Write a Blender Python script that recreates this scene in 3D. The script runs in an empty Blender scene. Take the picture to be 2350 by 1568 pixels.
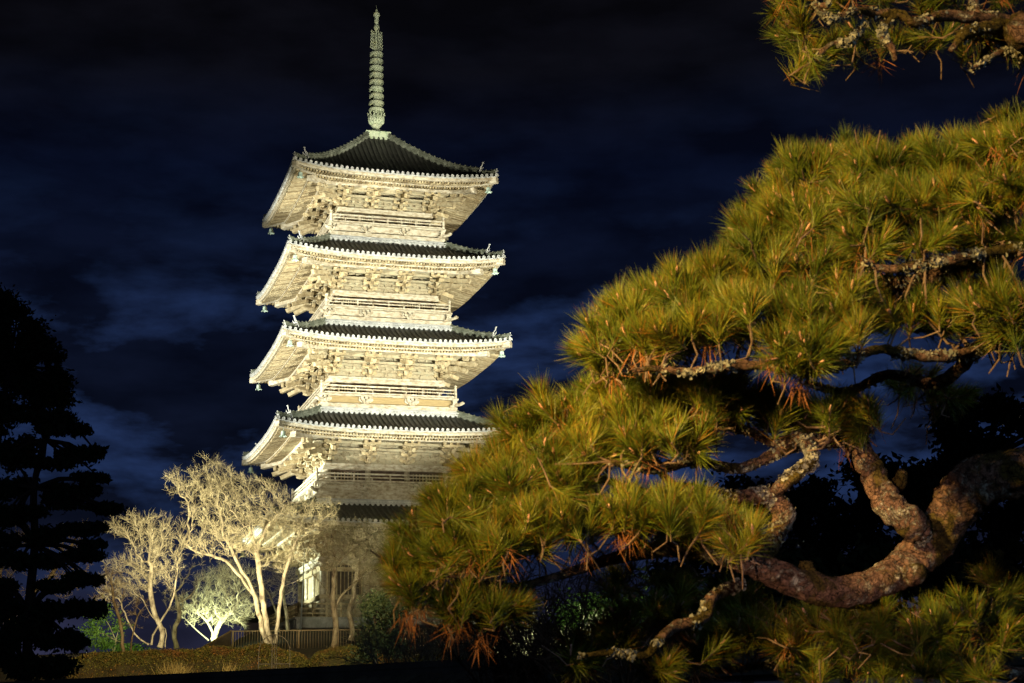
import bpy, math, random
import numpy as np
from mathutils import Vector, Matrix, noise, kdtree
random.seed(7); rng = np.random.default_rng(7)
sc = bpy.context.scene
COL = sc.collection
PI = math.pi

# ------------------------------------------------------------------ camera
FPX, PITCH, ROLL, CAMH = 5873.9, 0.23335, 0.01637, 1.7       # focal length in photo pixels (3680 wide)
Fv = Vector((0, math.cos(PITCH), math.sin(PITCH)))
Uv0 = Vector((0, -math.sin(PITCH), math.cos(PITCH))); Rv0 = Vector((1, 0, 0))
Rv = Rv0 * math.cos(ROLL) - Uv0 * math.sin(ROLL)
Uv = Rv0 * math.sin(ROLL) + Uv0 * math.cos(ROLL)
cam_d = bpy.data.cameras.new('camera'); cam = bpy.data.objects.new('camera', cam_d); COL.objects.link(cam)
cam_d.sensor_width = 36.0; cam_d.lens = FPX / 3680 * 36.0
cam_d.clip_start = 0.05; cam_d.clip_end = 3000
M = Matrix.Identity(4)
for i in range(3):
    M[i][0] = Rv[i]; M[i][1] = Uv[i]; M[i][2] = -Fv[i]
M[2][3] = CAMH
cam.matrix_world = M
sc.camera = cam
cam_d.dof.use_dof = True; cam_d.dof.focus_distance = 80.0; cam_d.dof.aperture_fstop = 14.0
F2 = FPX / 3680 * 2350
def at(px, py, d):
    """point seen at (px,py) of the 2350-wide photo, d metres along the view axis"""
    v = Fv + Rv * ((px - 1175) / F2) - Uv * ((py - 784) / F2)
    return Vector((0, 0, CAMH)) + v * d
def ppm(d): return F2 / d                                     # photo pixels per metre

# ------------------------------------------------------------------ world: night sky with broken cloud
w = bpy.data.worlds.new('World'); sc.world = w; w.use_nodes = True
nt = w.node_tree; nt.nodes.clear()
def N(t, nt=nt, **k):
    n = nt.nodes.new(t)
    for a, b in k.items(): setattr(n, a, b)
    return n
out = N('ShaderNodeOutputWorld'); bg = N('ShaderNodeBackground')
tc = N('ShaderNodeTexCoord'); sx = N('ShaderNodeSeparateXYZ')
nt.links.new(tc.outputs['Generated'], sx.inputs[0])
ramp = N('ShaderNodeValToRGB'); nt.links.new(sx.outputs['Z'], ramp.inputs[0])
el = ramp.color_ramp.elements
el[0].position = 0.0; el[0].color = (0.036, 0.032, 0.060, 1)
el[1].position = 0.46; el[1].color = (0.0036, 0.0034, 0.0050, 1)
for p, c in ((0.05, (0.022, 0.023, 0.050)), (0.085, (0.0085, 0.0105, 0.026)), (0.13, (0.0036, 0.0056, 0.0150)), (0.24, (0.0030, 0.0050, 0.0150)), (0.33, (0.0022, 0.0040, 0.0140)), (0.385, (0.0028, 0.0030, 0.0055))):
    e = el.new(p); e.color = (*c, 1)
mp = N('ShaderNodeMapping'); mp.inputs['Scale'].default_value = (8.5, 8.5, 24.0); mp.inputs['Location'].default_value = (0.35, 0.2, 1.6)
nt.links.new(tc.outputs['Generated'], mp.inputs[0])
no = N('ShaderNodeTexNoise'); no.inputs['Scale'].default_value = 1.0; no.inputs['Detail'].default_value = 8; no.inputs['Roughness'].default_value = 0.56; no.inputs['Distortion'].default_value = 0.15
nt.links.new(mp.outputs[0], no.inputs['Vector'])
cr = N('ShaderNodeValToRGB'); cr.color_ramp.elements[0].position = 0.48; cr.color_ramp.elements[1].position = 0.66
cr.color_ramp.elements[0].color = (0, 0, 0, 1); cr.color_ramp.elements[1].color = (1, 1, 1, 1)
nt.links.new(no.outputs['Fac'], cr.inputs[0])
band = N('ShaderNodeValToRGB'); nt.links.new(sx.outputs['Z'], band.inputs[0])
be = band.color_ramp.elements
be[0].position = 0.06; be[0].color = (0.15, 0.15, 0.15, 1); be[1].position = 0.42; be[1].color = (0, 0, 0, 1)
for p, v in ((0.11, 0.45), (0.15, 1.0), (0.20, 1.0), (0.245, 0.75), (0.28, 0.20), (0.33, 0.08), (0.37, 0.02)):
    e = be.new(p); e.color = (v, v, v, 1)
mul = N('ShaderNodeMath', operation='MULTIPLY'); nt.links.new(cr.outputs[0], mul.inputs[0]); nt.links.new(band.outputs[0], mul.inputs[1])
# dark cloud undersides
no2 = N('ShaderNodeTexNoise'); no2.inputs['Scale'].default_value = 1.7; no2.inputs['Detail'].default_value = 5
nt.links.new(mp.outputs[0], no2.inputs['Vector'])
mr = N('ShaderNodeMapRange'); mr.inputs['From Min'].default_value = 0.35; mr.inputs['From Max'].default_value = 0.65; mr.inputs['To Min'].default_value = 0.55; mr.inputs['To Max'].default_value = 1.25
nt.links.new(no2.outputs['Fac'], mr.inputs[0])
mulc = N('ShaderNodeVectorMath', operation='SCALE'); nt.links.new(ramp.outputs[0], mulc.inputs[0]); nt.links.new(mr.outputs[0], mulc.inputs['Scale'])
cl = N('ShaderNodeVectorMath', operation='SCALE'); cl.inputs[0].default_value = (0.0140, 0.0310, 0.098); nt.links.new(mul.outputs[0], cl.inputs['Scale'])
add = N('ShaderNodeVectorMath', operation='ADD'); nt.links.new(mulc.outputs[0], add.inputs[0]); nt.links.new(cl.outputs[0], add.inputs[1])
nt.links.new(add.outputs[0], bg.inputs['Color']); bg.inputs['Strength'].default_value = 1.0
nt.links.new(bg.outputs[0], out.inputs[0])
sc.view_settings.view_transform = 'Standard'; sc.view_settings.look = 'None'
sc.view_settings.exposure = 0; sc.view_settings.gamma = 1
try: sc.cycles.max_bounces = 4; sc.cycles.diffuse_bounces = 3
except Exception: pass

# ------------------------------------------------------------------ pagoda placement (from the photo's perspective)
PX, PY, YAW, GZ = -9.761, 113.638, 0.29396, 8.2
cY, sY = math.cos(YAW), math.sin(YAW)
def pl(x, y, z): return Vector((PX + cY * x - sY * y, PY + sY * x + cY * y, z))     # pagoda frame -> world

# ------------------------------------------------------------------ lamps of the place: ground floodlights and a sodium street lamp, plus two added spots on the pine
def spot(name, loc, target, power, color, angle, blend=0.6, size=0.3):
    l = bpy.data.lights.new(name, 'SPOT'); l.energy = power; l.color = color; l.spot_size = math.radians(angle)
    l.spot_blend = blend; l.shadow_soft_size = size
    o = bpy.data.objects.new(name, l); COL.objects.link(o); o.location = loc
    o.rotation_euler = (Vector(target) - Vector(loc)).to_track_quat('-Z', 'Y').to_euler()
    return o
spot('flood_front', pl(3, -62, 4.6), pl(-1, -3, 30.5), 285000, (0.98, 1.0, 0.84), 21, 0.6, 0.2)
spot('flood_side', pl(-52, -16, 6.0), pl(-3, 0, 29), 370000, (1.0, 0.99, 0.82), 26, 0.55, 0.25)
spot('flood_right', pl(24, -68, 4.8), pl(1, -3, 33.0), 190000, (1.0, 0.92, 0.68), 21, 0.6, 0.2)
spot('flood_upper', pl(-6, -78, 4.6), pl(0, -3, 48.5), 330000, (1.0, 0.95, 0.76), 12.5, 0.7, 0.35)
spot('flood_low', (-3.5, 6.0, 5.0), pl(0, -4, 14.5), 62000, (1.0, 0.90, 0.62), 13, 0.7, 0.06)
spot('flood_doorway', pl(-19, 2, 8.6), pl(-4, -1, 15.6), 45000, (0.86, 1.0, 0.80), 40, 0.25, 0.12)
spot('street_lamp_light', (-7.2, -2.6, 6.2), at(1800, 540, 5.0), 18500, (1.0, 0.62, 0.20), 15.2, 0.95, 0.08)
spot('pine_tip_fill_light', (-7.0, -2.4, 5.2), at(1160, 1010, 4.9), 8300, (1.0, 0.61, 0.20), 9.4, 0.8, 0.10)  # added second spot that brightens the left tip of the pine
spot('bough_fill_light', (-2.4, -4.5, 1.6), at(1930, 1235, 5.0), 3400, (1.0, 0.58, 0.40), 4.6, 0.9, 0.05)  # added narrow spot near eye level to brighten the main bough
spot('street_lamp_far_light', (6.5, -5.0, 7.0), at(1900, 900, 5.2), 900, (0.50, 0.68, 1.0), 70, 0.8, 0.5)

# ------------------------------------------------------------------ materials
def mat(name, base, rough=0.8, var=None, scale=3.0, stretch=(1, 1, 1), bump=0.0, bscale=20.0, coords='Object', spec=0.3, island=None, metallic=0.0, lo=0.35, hi=0.65):
    m = bpy.data.materials.new(name); m.use_nodes = True; t = m.node_tree
    b = t.nodes['Principled BSDF']; b.inputs['Roughness'].default_value = rough
    b.inputs['Specular IOR Level'].default_value = spec; b.inputs['Metallic'].default_value = metallic
    c = t.nodes.new('ShaderNodeTexCoord'); mpn = t.nodes.new('ShaderNodeMapping'); mpn.inputs['Scale'].default_value = stretch
    t.links.new(c.outputs[coords], mpn.inputs[0])
    if var is not None:
        n = t.nodes.new('ShaderNodeTexNoise'); n.inputs['Scale'].default_value = scale; n.inputs['Detail'].default_value = 6; n.inputs['Roughness'].default_value = 0.65
        t.links.new(mpn.outputs[0], n.inputs['Vector'])
        r = t.nodes.new('ShaderNodeValToRGB'); e = r.color_ramp.elements
        cols = [base] + list(var)
        e[0].position = lo; e[0].color = (*cols[0], 1); e[1].position = hi; e[1].color = (*cols[-1], 1)
        for i, cc in enumerate(cols[1:-1], 1):
            q = e.new(lo + (hi - lo) * i / (len(cols) - 1)); q.color = (*cc, 1)
        t.links.new(n.outputs['Fac'], r.inputs[0])
        src = r.outputs[0]
        if island:
            g = t.nodes.new('ShaderNodeNewGeometry'); r2 = t.nodes.new('ShaderNodeValToRGB'); e = r2.color_ramp.elements
            e[0].position = island[0][0]; e[0].color = (*island[0][1], 1); e[1].position = island[-1][0]; e[1].color = (*island[-1][1], 1)
            for p, cc in island[1:-1]:
                q = e.new(p); q.color = (*cc, 1)
            t.links.new(g.outputs['Random Per Island'], r2.inputs[0])
            mx = t.nodes.new('ShaderNodeMix'); mx.data_type = 'RGBA'; mx.blend_type = 'MULTIPLY'; mx.inputs[0].default_value = 1.0
            t.links.new(src, mx.inputs[6]); t.links.new(r2.outputs[0], mx.inputs[7]); src = mx.outputs[2]
        t.links.new(src, b.inputs['Base Color'])
    else:
        b.inputs['Base Color'].default_value = (*base, 1)
    if bump:
        n = t.nodes.new('ShaderNodeTexNoise'); n.inputs['Scale'].default_value = bscale; n.inputs['Detail'].default_value = 5
        t.links.new(mpn.outputs[0], n.inputs['Vector'])
        bn = t.nodes.new('ShaderNodeBump'); bn.inputs['Strength'].default_value = bump; bn.inputs['Distance'].default_value = 0.02
        t.links.new(n.outputs['Fac'], bn.inputs['Height']); t.links.new(bn.outputs[0], b.inputs['Normal'])
    return m
ISW = [(0.0, (0.40, 0.33, 0.25)), (0.3, (0.80, 0.75, 0.66)), (0.7, (1.0, 0.97, 0.92)), (1.0, (1.25, 1.18, 1.05))]
MAT = dict(
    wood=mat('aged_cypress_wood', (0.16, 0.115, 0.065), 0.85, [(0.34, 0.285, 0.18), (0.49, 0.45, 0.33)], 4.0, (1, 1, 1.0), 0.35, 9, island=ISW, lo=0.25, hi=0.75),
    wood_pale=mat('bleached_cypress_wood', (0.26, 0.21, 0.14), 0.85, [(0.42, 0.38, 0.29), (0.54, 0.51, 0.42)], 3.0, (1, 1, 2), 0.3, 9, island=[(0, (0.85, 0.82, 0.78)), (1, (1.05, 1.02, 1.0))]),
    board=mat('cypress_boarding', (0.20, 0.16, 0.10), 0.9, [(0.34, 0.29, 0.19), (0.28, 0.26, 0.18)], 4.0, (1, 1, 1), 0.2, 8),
    plank=mat('golden_planks', (0.25, 0.18, 0.085), 0.8, [(0.33, 0.25, 0.12)], 2.0, (1, 1, 6), 0.2, 8),
    dark=mat('dark_interior_wood', (0.045, 0.035, 0.025), 0.9, [(0.09, 0.07, 0.05)], 1.5),
    tile=mat('fired_roof_tile', (0.032, 0.032, 0.028), 0.6, [(0.075, 0.075, 0.062)], 2.5, (1, 1, 1), 0.3, 8, spec=0.4, island=[(0, (0.7, 0.7, 0.7)), (1, (1.15, 1.15, 1.1))]),
    tile_end=mat('lit_eave_tile', (0.30, 0.305, 0.30), 0.7, [(0.50, 0.50, 0.48)], 3.0, (1, 1, 1), 0.3, 12, island=[(0, (0.75, 0.75, 0.75)), (1, (1.1, 1.1, 1.1))]),  # paler than the roof tile: light on the faces is put into the colour
    bronze=mat('verdigris_bronze', (0.24, 0.28, 0.20), 0.7, [(0.42, 0.47, 0.34), (0.48, 0.50, 0.30)], 3.0, (1, 1, 1), 0.3, 14),
    bell=mat('green_copper', (0.30, 0.40, 0.35), 0.6, [(0.44, 0.54, 0.46)], 4.0),
    stone=mat('granite', (0.20, 0.19, 0.17), 0.9, [(0.32, 0.31, 0.28)], 4.0, (1, 1, 1), 0.3, 20),
    bark_bare=mat('lichened_cherry_bark', (0.09, 0.07, 0.045), 0.9, [(0.26, 0.22, 0.14), (0.36, 0.32, 0.22)], 5.0, (1, 1, 0.5), 0.5, 22),
    twig=mat('bare_twigs', (0.34, 0.30, 0.20), 0.9, [(0.50, 0.46, 0.34)], 1.5, island=[(0, (0.6, 0.55, 0.42)), (1, (1.15, 1.14, 1.0))]),
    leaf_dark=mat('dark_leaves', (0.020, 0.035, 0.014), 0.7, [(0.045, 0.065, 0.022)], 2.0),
    leaf_green=mat('fresh_leaves', (0.05, 0.11, 0.02), 0.6, [(0.10, 0.17, 0.04)], 2.0, island=[(0, (0.6, 0.6, 0.6)), (1, (1.2, 1.2, 1.0))]),
    hedge=mat('winter_azalea_leaves', (0.16, 0.10, 0.03), 0.7, [(0.11, 0.13, 0.03), (0.18, 0.10, 0.035)], 1.2, island=[(0, (0.4, 0.4, 0.4)), (0.8, (1, 1, 1)), (1, (1.9, 1.5, 1.2))]),
    ground=mat('mossy_soil', (0.022, 0.024, 0.010), 0.95, [(0.05, 0.042, 0.022), (0.04, 0.055, 0.018)], 0.8, (1, 1, 1), 0.5, 6),
    plaster=mat('grey_violet_plaster', (0.26, 0.23, 0.27), 0.9, [(0.34, 0.29, 0.31)], 1.2, (1, 1, 1), 0.1, 20),
    rust=mat('brown_painted_steel', (0.13, 0.085, 0.035), 0.6, [(0.18, 0.12, 0.05)], 5.0),
    steel=mat('galvanised_steel', (0.34, 0.36, 0.38), 0.4, [(0.42, 0.43, 0.44)], 8.0, metallic=0.5),
    hoop=mat('weathered_hoop_steel', (0.05, 0.05, 0.045), 0.9, [(0.09, 0.09, 0.08)], 8.0, spec=0.05),
    violet=mat('dim_violet_boarding', (0.17, 0.12, 0.17), 0.9, [(0.20, 0.145, 0.19)], 1.0),
    straw=mat('dry_grass', (0.22, 0.18, 0.07), 0.9, [(0.34, 0.29, 0.13)], 3.0, island=[(0, (0.6, 0.6, 0.6)), (1, (1.1, 1.1, 1.0))]),
    bud=mat('pine_candle', (0.46, 0.23, 0.15), 0.7, [(0.56, 0.34, 0.26)], 20.0),
    rusty=mat('old_brown_needles', (0.22, 0.08, 0.02), 0.7, [(0.30, 0.12, 0.04)], 5.0, island=[(0, (0.5, 0.5, 0.5)), (1, (1.2, 1.2, 1.1))]),
    pine_twig=mat('pine_twig', (0.08, 0.05, 0.033), 0.9, [(0.19, 0.14, 0.10)], 14.0, (1, 1, 1), 0.4, 60),
    needle=mat('pine_needles', (0.055, 0.085, 0.010), 0.45, [(0.105, 0.135, 0.014), (0.19, 0.19, 0.022)], 5.5, (1, 1, 1), island=[(0, (0.45, 0.58, 0.5)), (0.5, (0.9, 0.95, 0.85)), (0.83, (1.45, 1.4, 1.2)), (0.87, (1.4, 0.62, 0.6)), (1.0, (1.7, 0.66, 0.6))], spec=0.25),
    needle_dark=mat('shaded_pine_needles', (0.028, 0.048, 0.012), 0.5, [(0.05, 0.065, 0.014)], 3.0, island=[(0, (0.6, 0.6, 0.6)), (1, (1.4, 1.3, 1.0))]),
)
def bark_material():
    m = bpy.data.materials.new('pine_bark_with_lichen'); m.use_nodes = True; t = m.node_tree; b = t.nodes['Principled BSDF']
    b.inputs['Roughness'].default_value = 0.9; b.inputs['Specular IOR Level'].default_value = 0.15
    c = t.nodes.new('ShaderNodeTexCoord'); L = t.links.new
    def noi(s, d=6, r=0.6, dist=0.0):
        n = t.nodes.new('ShaderNodeTexNoise'); n.inputs['Scale'].default_value = s; n.inputs['Detail'].default_value = d; n.inputs['Roughness'].default_value = r; n.inputs['Distortion'].default_value = dist
        L(c.outputs['Object'], n.inputs['Vector']); return n
    def rmp(src, pts):
        r = t.nodes.new('ShaderNodeValToRGB'); e = r.color_ramp.elements
        e[0].position = pts[0][0]; e[0].color = (*pts[0][1], 1); e[1].position = pts[-1][0]; e[1].color = (*pts[-1][1], 1)
        for p, cc in pts[1:-1]:
            q = e.new(p); q.color = (*cc, 1)
        L(src, r.inputs[0]); return r
    def mix(f, a, bb):
        x = t.nodes.new('ShaderNodeMix'); x.data_type = 'RGBA'; L(f, x.inputs[0]); L(a, x.inputs[6]); L(bb, x.inputs[7]); return x.outputs[2]
    base = rmp(noi(38, 8, 0.75).outputs['Fac'], [(0.38, (0.03, 0.018, 0.012)), (0.5, (0.12, 0.07, 0.048)), (0.66, (0.23, 0.145, 0.105))])
    lich = rmp(noi(60, 4).outputs['Fac'], [(0.3, (0.22, 0.22, 0.17)), (0.7, (0.50, 0.49, 0.40))])
    lf = rmp(noi(15, 8, 0.78, 0.5).outputs['Fac'], [(0.53, (0, 0, 0)), (0.59, (1, 1, 1))])
    moss = rmp(noi(40).outputs['Fac'], [(0.3, (0.035, 0.028, 0.008)), (0.7, (0.085, 0.065, 0.012))])
    mf = rmp(noi(5, 5, 0.6, 0.3).outputs['Fac'], [(0.515, (0, 0, 0)), (0.57, (1, 1, 1))])
    s1 = mix(lf.outputs[0], base.outputs[0], lich.outputs[0]); s2 = mix(mf.outputs[0], s1, moss.outputs[0])
    s2_ = s2
    v = t.nodes.new('ShaderNodeTexVoronoi'); v.inputs['Scale'].default_value = 48; v.feature = 'DISTANCE_TO_EDGE'; wn = noi(9, 4, 0.6); wv = t.nodes.new('ShaderNodeVectorMath'); wv.operation = 'MULTIPLY_ADD'; L(wn.outputs['Color'], wv.inputs[0]); wv.inputs[1].default_value = (.10, .10, .10); L(c.outputs['Object'], wv.inputs[2]); L(wv.outputs[0], v.inputs['Vector'])
    vr = t.nodes.new('ShaderNodeMapRange'); vr.inputs['From Max'].default_value = 0.05; L(v.outputs['Distance'], vr.inputs[0]); vr.inputs['To Max'].default_value = 0.8; cm = t.nodes.new('ShaderNodeMapRange'); cm.inputs['From Max'].default_value = 0.09; cm.inputs['To Min'].default_value = 0.35; L(v.outputs['Distance'], cm.inputs[0]); sc_ = t.nodes.new('ShaderNodeVectorMath'); sc_.operation = 'SCALE'; L(s2_, sc_.inputs[0]); L(cm.outputs[0], sc_.inputs['Scale']); L(sc_.outputs[0], b.inputs['Base Color'])
    n3 = noi(70, 6, 0.7); a = t.nodes.new('ShaderNodeMath'); a.operation = 'MULTIPLY_ADD'; L(n3.outputs['Fac'], a.inputs[0]); a.inputs[1].default_value = 1.3; L(vr.outputs[0], a.inputs[2])
    a2 = t.nodes.new('ShaderNodeMath'); a2.operation = 'MULTIPLY_ADD'; L(lf.outputs[0], a2.inputs[0]); a2.inputs[1].default_value = 0.6; L(a.outputs[0], a2.inputs[2])
    bn = t.nodes.new('ShaderNodeBump'); bn.inputs['Strength'].default_value = 1.0; bn.inputs['Distance'].default_value = 0.012
    L(a2.outputs[0], bn.inputs['Height']); L(bn.outputs[0], b.inputs['Normal'])
    return m
MAT['bark'] = bark_material()

# ------------------------------------------------------------------ mesh builder
class MB:
    def __init__(s): s.v = []; s.f = []; s.m = []
    def add(s, vs, fs, mi=0):
        o = len(s.v); s.v.extend(vs)
        for f in fs: s.f.append([i + o for i in f]); s.m.append(mi)
    BF = ((0, 3, 2, 1), (4, 5, 6, 7), (0, 1, 5, 4), (1, 2, 6, 5), (2, 3, 7, 6), (3, 0, 4, 7))
    def box(s, x0, x1, y0, y1, z0, z1, T=None, mi=0):
        vs = [(x0, y0, z0), (x1, y0, z0), (x1, y1, z0), (x0, y1, z0), (x0, y0, z1), (x1, y0, z1), (x1, y1, z1), (x0, y1, z1)]
        if T is not None: vs = [T(*v) for v in vs]
        s.add(vs, MB.BF, mi)
    def hexa(s, vs, T=None, mi=0):
        if T is not None: vs = [T(*v) for v in vs]
        s.add(vs, MB.BF, mi)
    def beam(s, a, b, wd, ht, T=None, mi=0, cut=0.0):
        """box-section beam between two points, section upright"""
        a = Vector(a); b = Vector(b); d = (b - a).normalized(); side = d.cross(Vector((0, 0, 1)))
        side = side.normalized() * (wd / 2) if side.length > 1e-6 else Vector((wd / 2, 0, 0))
        up = Vector((0, 0, 1)) if abs(d.z) < 0.95 else d.cross(side).normalized()
        up = up * (ht / 2)
        vs = [a - side - up, a + side - up, b + side - up - d * cut, b - side - up - d * cut, a - side + up, a + side + up, b + side + up, b - side + up]
        vs = [tuple(q) for q in vs]
        if T is not None: vs = [T(*v) for v in vs]
        s.add(vs, MB.BF, mi)
    def tube(s, pts, rad, n=8, mi=0, cap=True, T=None):
        pts = [Vector(p) for p in pts]; k = len(pts); vs = []; fs = []
        nrm = None
        for i in range(k):
            d = (pts[min(i + 1, k - 1)] - pts[max(i - 1, 0)])
            if d.length < 1e-9: d = Vector((0, 0, 1))
            d.normalize()
            if nrm is None:
                nrm = d.orthogonal().normalized()
            else:
                nrm = (nrm - d * nrm.dot(d)); nrm = nrm.normalized() if nrm.length > 1e-6 else d.orthogonal().normalized()
            bn = d.cross(nrm); r = rad[i] if hasattr(rad, '__len__') else rad
            for j in range(n):
                a = 2 * PI * j / n; q = pts[i] + (nrm * math.cos(a) + bn * math.sin(a)) * r
                vs.append(tuple(q))
        for i in range(k - 1):
            for j in range(n):
                j2 = (j + 1) % n; fs.append((i * n + j, i * n + j2, (i + 1) * n + j2, (i + 1) * n + j))
        if cap: fs.append(tuple(range(n))[::-1]); fs.append(tuple((k - 1) * n + j for j in range(n)))
        if T is not None: vs = [T(*v) for v in vs]
        s.add(vs, fs, mi)
    def lathe(s, prof, n=16, c=(0, 0, 0), mi=0, T=None):
        vs = []; fs = []
        for r, z in prof:
            for j in range(n):
                a = 2 * PI * j / n; vs.append((c[0] + r * math.cos(a), c[1] + r * math.sin(a), c[2] + z))
        for i in range(len(prof) - 1):
            for j in range(n):
                j2 = (j + 1) % n; fs.append((i * n + j, i * n + j2, (i + 1) * n + j2, (i + 1) * n + j))
        fs.append(tuple(range(n))[::-1]); fs.append(tuple((len(prof) - 1) * n + j for j in range(n)))
        if T is not None: vs = [T(*v) for v in vs]
        s.add(vs, fs, mi)
    def grid(s, rows, mi=0):
        n = len(rows[0]); vs = [p for r in rows for p in r]; fs = []
        for i in range(len(rows) - 1):
            for j in range(n - 1):
                fs.append((i * n + j, i * n + j + 1, (i + 1) * n + j + 1, (i + 1) * n + j))
        s.add(vs, fs, mi)
    def mesh(s, name, mats, smooth=False):
        me = bpy.data.meshes.new(name); me.from_pydata(s.v, [], s.f)
        for m in mats: me.materials.append(MAT[m])
        if len(mats) > 1: me.polygons.foreach_set('material_index', s.m)
        if smooth: me.polygons.foreach_set('use_smooth', [True] * len(me.polygons))
        me.update(); return me
    def build(s, name, mats, parent=None, smooth=False, loc=None):
        if isinstance(mats, str): mats = [mats]
        return link(name, s.mesh(name, mats, smooth), parent, loc)
def link(name, data, parent=None, loc=None, rz=0):
    o = bpy.data.objects.new(name, data); COL.objects.link(o); o.parent = parent
    if loc is not None: o.location = loc
    if rz: o.rotation_euler = (0, 0, rz)
    return o
def tag(o, label, cat, group=None, kind=None):
    if label: o['label'] = label
    if cat: o['category'] = cat
    if group: o['group'] = group
    if kind: o['kind'] = kind
    return o
def struct(o): o['kind'] = 'structure'; return o
def empty(name, loc=(0, 0, 0), rz=0):
    o = link(name, None, None, loc, rz); o.empty_display_size = 0.3; return o
def np_mesh(name, V, loops, sizes, mats, mi=None, smooth=False):
    me = bpy.data.meshes.new(name); me.vertices.add(len(V)); me.vertices.foreach_set('co', np.ascontiguousarray(V, dtype=np.float32).ravel())
    me.loops.add(len(loops)); me.loops.foreach_set('vertex_index', loops.astype(np.int32))
    me.polygons.add(len(sizes)); st = np.concatenate([[0], np.cumsum(sizes)[:-1]]).astype(np.int32)
    me.polygons.foreach_set('loop_start', st)
    try: me.polygons.foreach_set('loop_total', sizes.astype(np.int32))
    except Exception: pass
    for m in mats: me.materials.append(MAT[m])
    if mi is not None: me.polygons.foreach_set('material_index', mi.astype(np.int32))
    me.polygons.foreach_set('use_smooth', np.full(len(sizes), smooth))
    me.update(calc_edges=True); me.validate(); return me
def needles(B, D, L, R, bend=0.12, seed=1):
    """tapered three-sided spines: base points B, unit directions D, lengths L, radii R -> V, loops, sizes"""
    g = np.random.default_rng(seed); n = len(B)
    ref = g.normal(size=(n, 3)); S = np.cross(D, ref); S /= np.linalg.norm(S, axis=1)[:, None] + 1e-9; T = np.cross(D, S)
    L = L[:, None]; R = R[:, None]
    bv = S * (g.uniform(-1, 1, (n, 1)) * bend * L)
    V = np.zeros((n, 7, 3))
    for k in range(3):
        a = 2 * PI * k / 3; off = (S * math.cos(a) + T * math.sin(a)) * R
        V[:, k] = B + off; V[:, 3 + k] = B + D * L * 0.55 + bv * 0.3 + off * 0.85
    V[:, 6] = B + D * L + bv
    fs = np.array([0, 1, 4, 3, 1, 2, 5, 4, 2, 0, 3, 5, 3, 4, 6, 4, 5, 6, 5, 3, 6])
    loops = (np.arange(n)[:, None] * 7 + fs[None]).ravel(); sizes = np.tile([4, 4, 4, 3, 3, 3], n)
    return V.reshape(-1, 3), loops, sizes
def join_np(parts):
    """parts: list of (V, loops, sizes, material index)"""
    V = []; Lp = []; S = []; Mi = []; o = 0
    for v, l, s, m in parts:
        V.append(v); Lp.append(l + o); S.append(s); Mi.append(np.full(len(s), m)); o += len(v)
    return np.concatenate(V), np.concatenate(Lp), np.concatenate(S), np.concatenate(Mi)
def mb_np(mb):
    return np.array(mb.v, dtype=float).reshape(-1, 3), np.array([i for f in mb.f for i in f]), np.array([len(f) for f in mb.f])
def leaves(C, size, g, up=0.0, asp=0.5):
    """one folded leaf-like quad per centre"""
    n = len(C); A = g.normal(size=(n, 3)); A[:, 2] += up; A /= np.linalg.norm(A, axis=1)[:, None]
    B = np.cross(A, g.normal(size=(n, 3))); B /= np.linalg.norm(B, axis=1)[:, None] + 1e-9
    s = size * g.uniform(0.6, 1.3, (n, 1)); V = np.zeros((n, 4, 3))
    V[:, 0] = C - A * s; V[:, 1] = C + B * s * asp; V[:, 2] = C + A * s; V[:, 3] = C - B * s * asp
    return V.reshape(-1, 3), np.arange(n * 4), np.full(n, 4)
def in_ball(n, g, shell=0.0):
    v = g.normal(size=(n, 3)); v /= np.linalg.norm(v, axis=1)[:, None]
    r = g.uniform(shell ** 3, 1, (n, 1)) ** (1 / 3); return v * r
def smooth_path(P, k=5):
    """Catmull-Rom through (x,y,z,r...) rows"""
    P = np.array(P, float); Q = np.vstack([2 * P[0] - P[1], P, 2 * P[-1] - P[-2]]); o = []
    for i in range(1, len(Q) - 2):
        for j in range(k):
            t = j / k; o.append(0.5 * ((2 * Q[i]) + (-Q[i - 1] + Q[i + 1]) * t + (2 * Q[i - 1] - 5 * Q[i] + 4 * Q[i + 1] - Q[i + 2]) * t * t + (-Q[i - 1] + 3 * Q[i] - 3 * Q[i + 1] + Q[i + 2]) * t ** 3))
    o.append(Q[-2]); return np.array(o)

# ================================================================== THE PAGODA
# storey: half width of eave, half width of body, height of eave tiles, floor, foot of the ridge course, half width of railing
ST = {5: (7.195, 3.10, 39.18, 36.15, 35.00, 4.03), 4: (7.51, 3.42, 33.18, 30.00, 28.87, 4.35),
      3: (7.817, 3.74, 27.24, 23.85, 22.72, 4.66), 2: (8.21, 4.06, 21.10, 17.80, 16.48, 4.98), 1: (8.62, 4.42, 14.95, 8.95, 8.2, 6.3)}
SAG = 0.46
pag = empty('pagoda', (PX, PY, GZ), YAW)
tag(pag, 'tall five storey wooden pagoda lit by floodlights under a bronze spire', 'pagoda')
SIDES = [lambda x, r, z: (x, -r, z), lambda x, r, z: (r, x, z), lambda x, r, z: (-x, r, z), lambda x, r, z: (-r, -x, z)]
def sf(s, dz=-GZ): 
    f = SIDES[s]
    return lambda x, r, z: f(x, r, z + dz)

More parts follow.
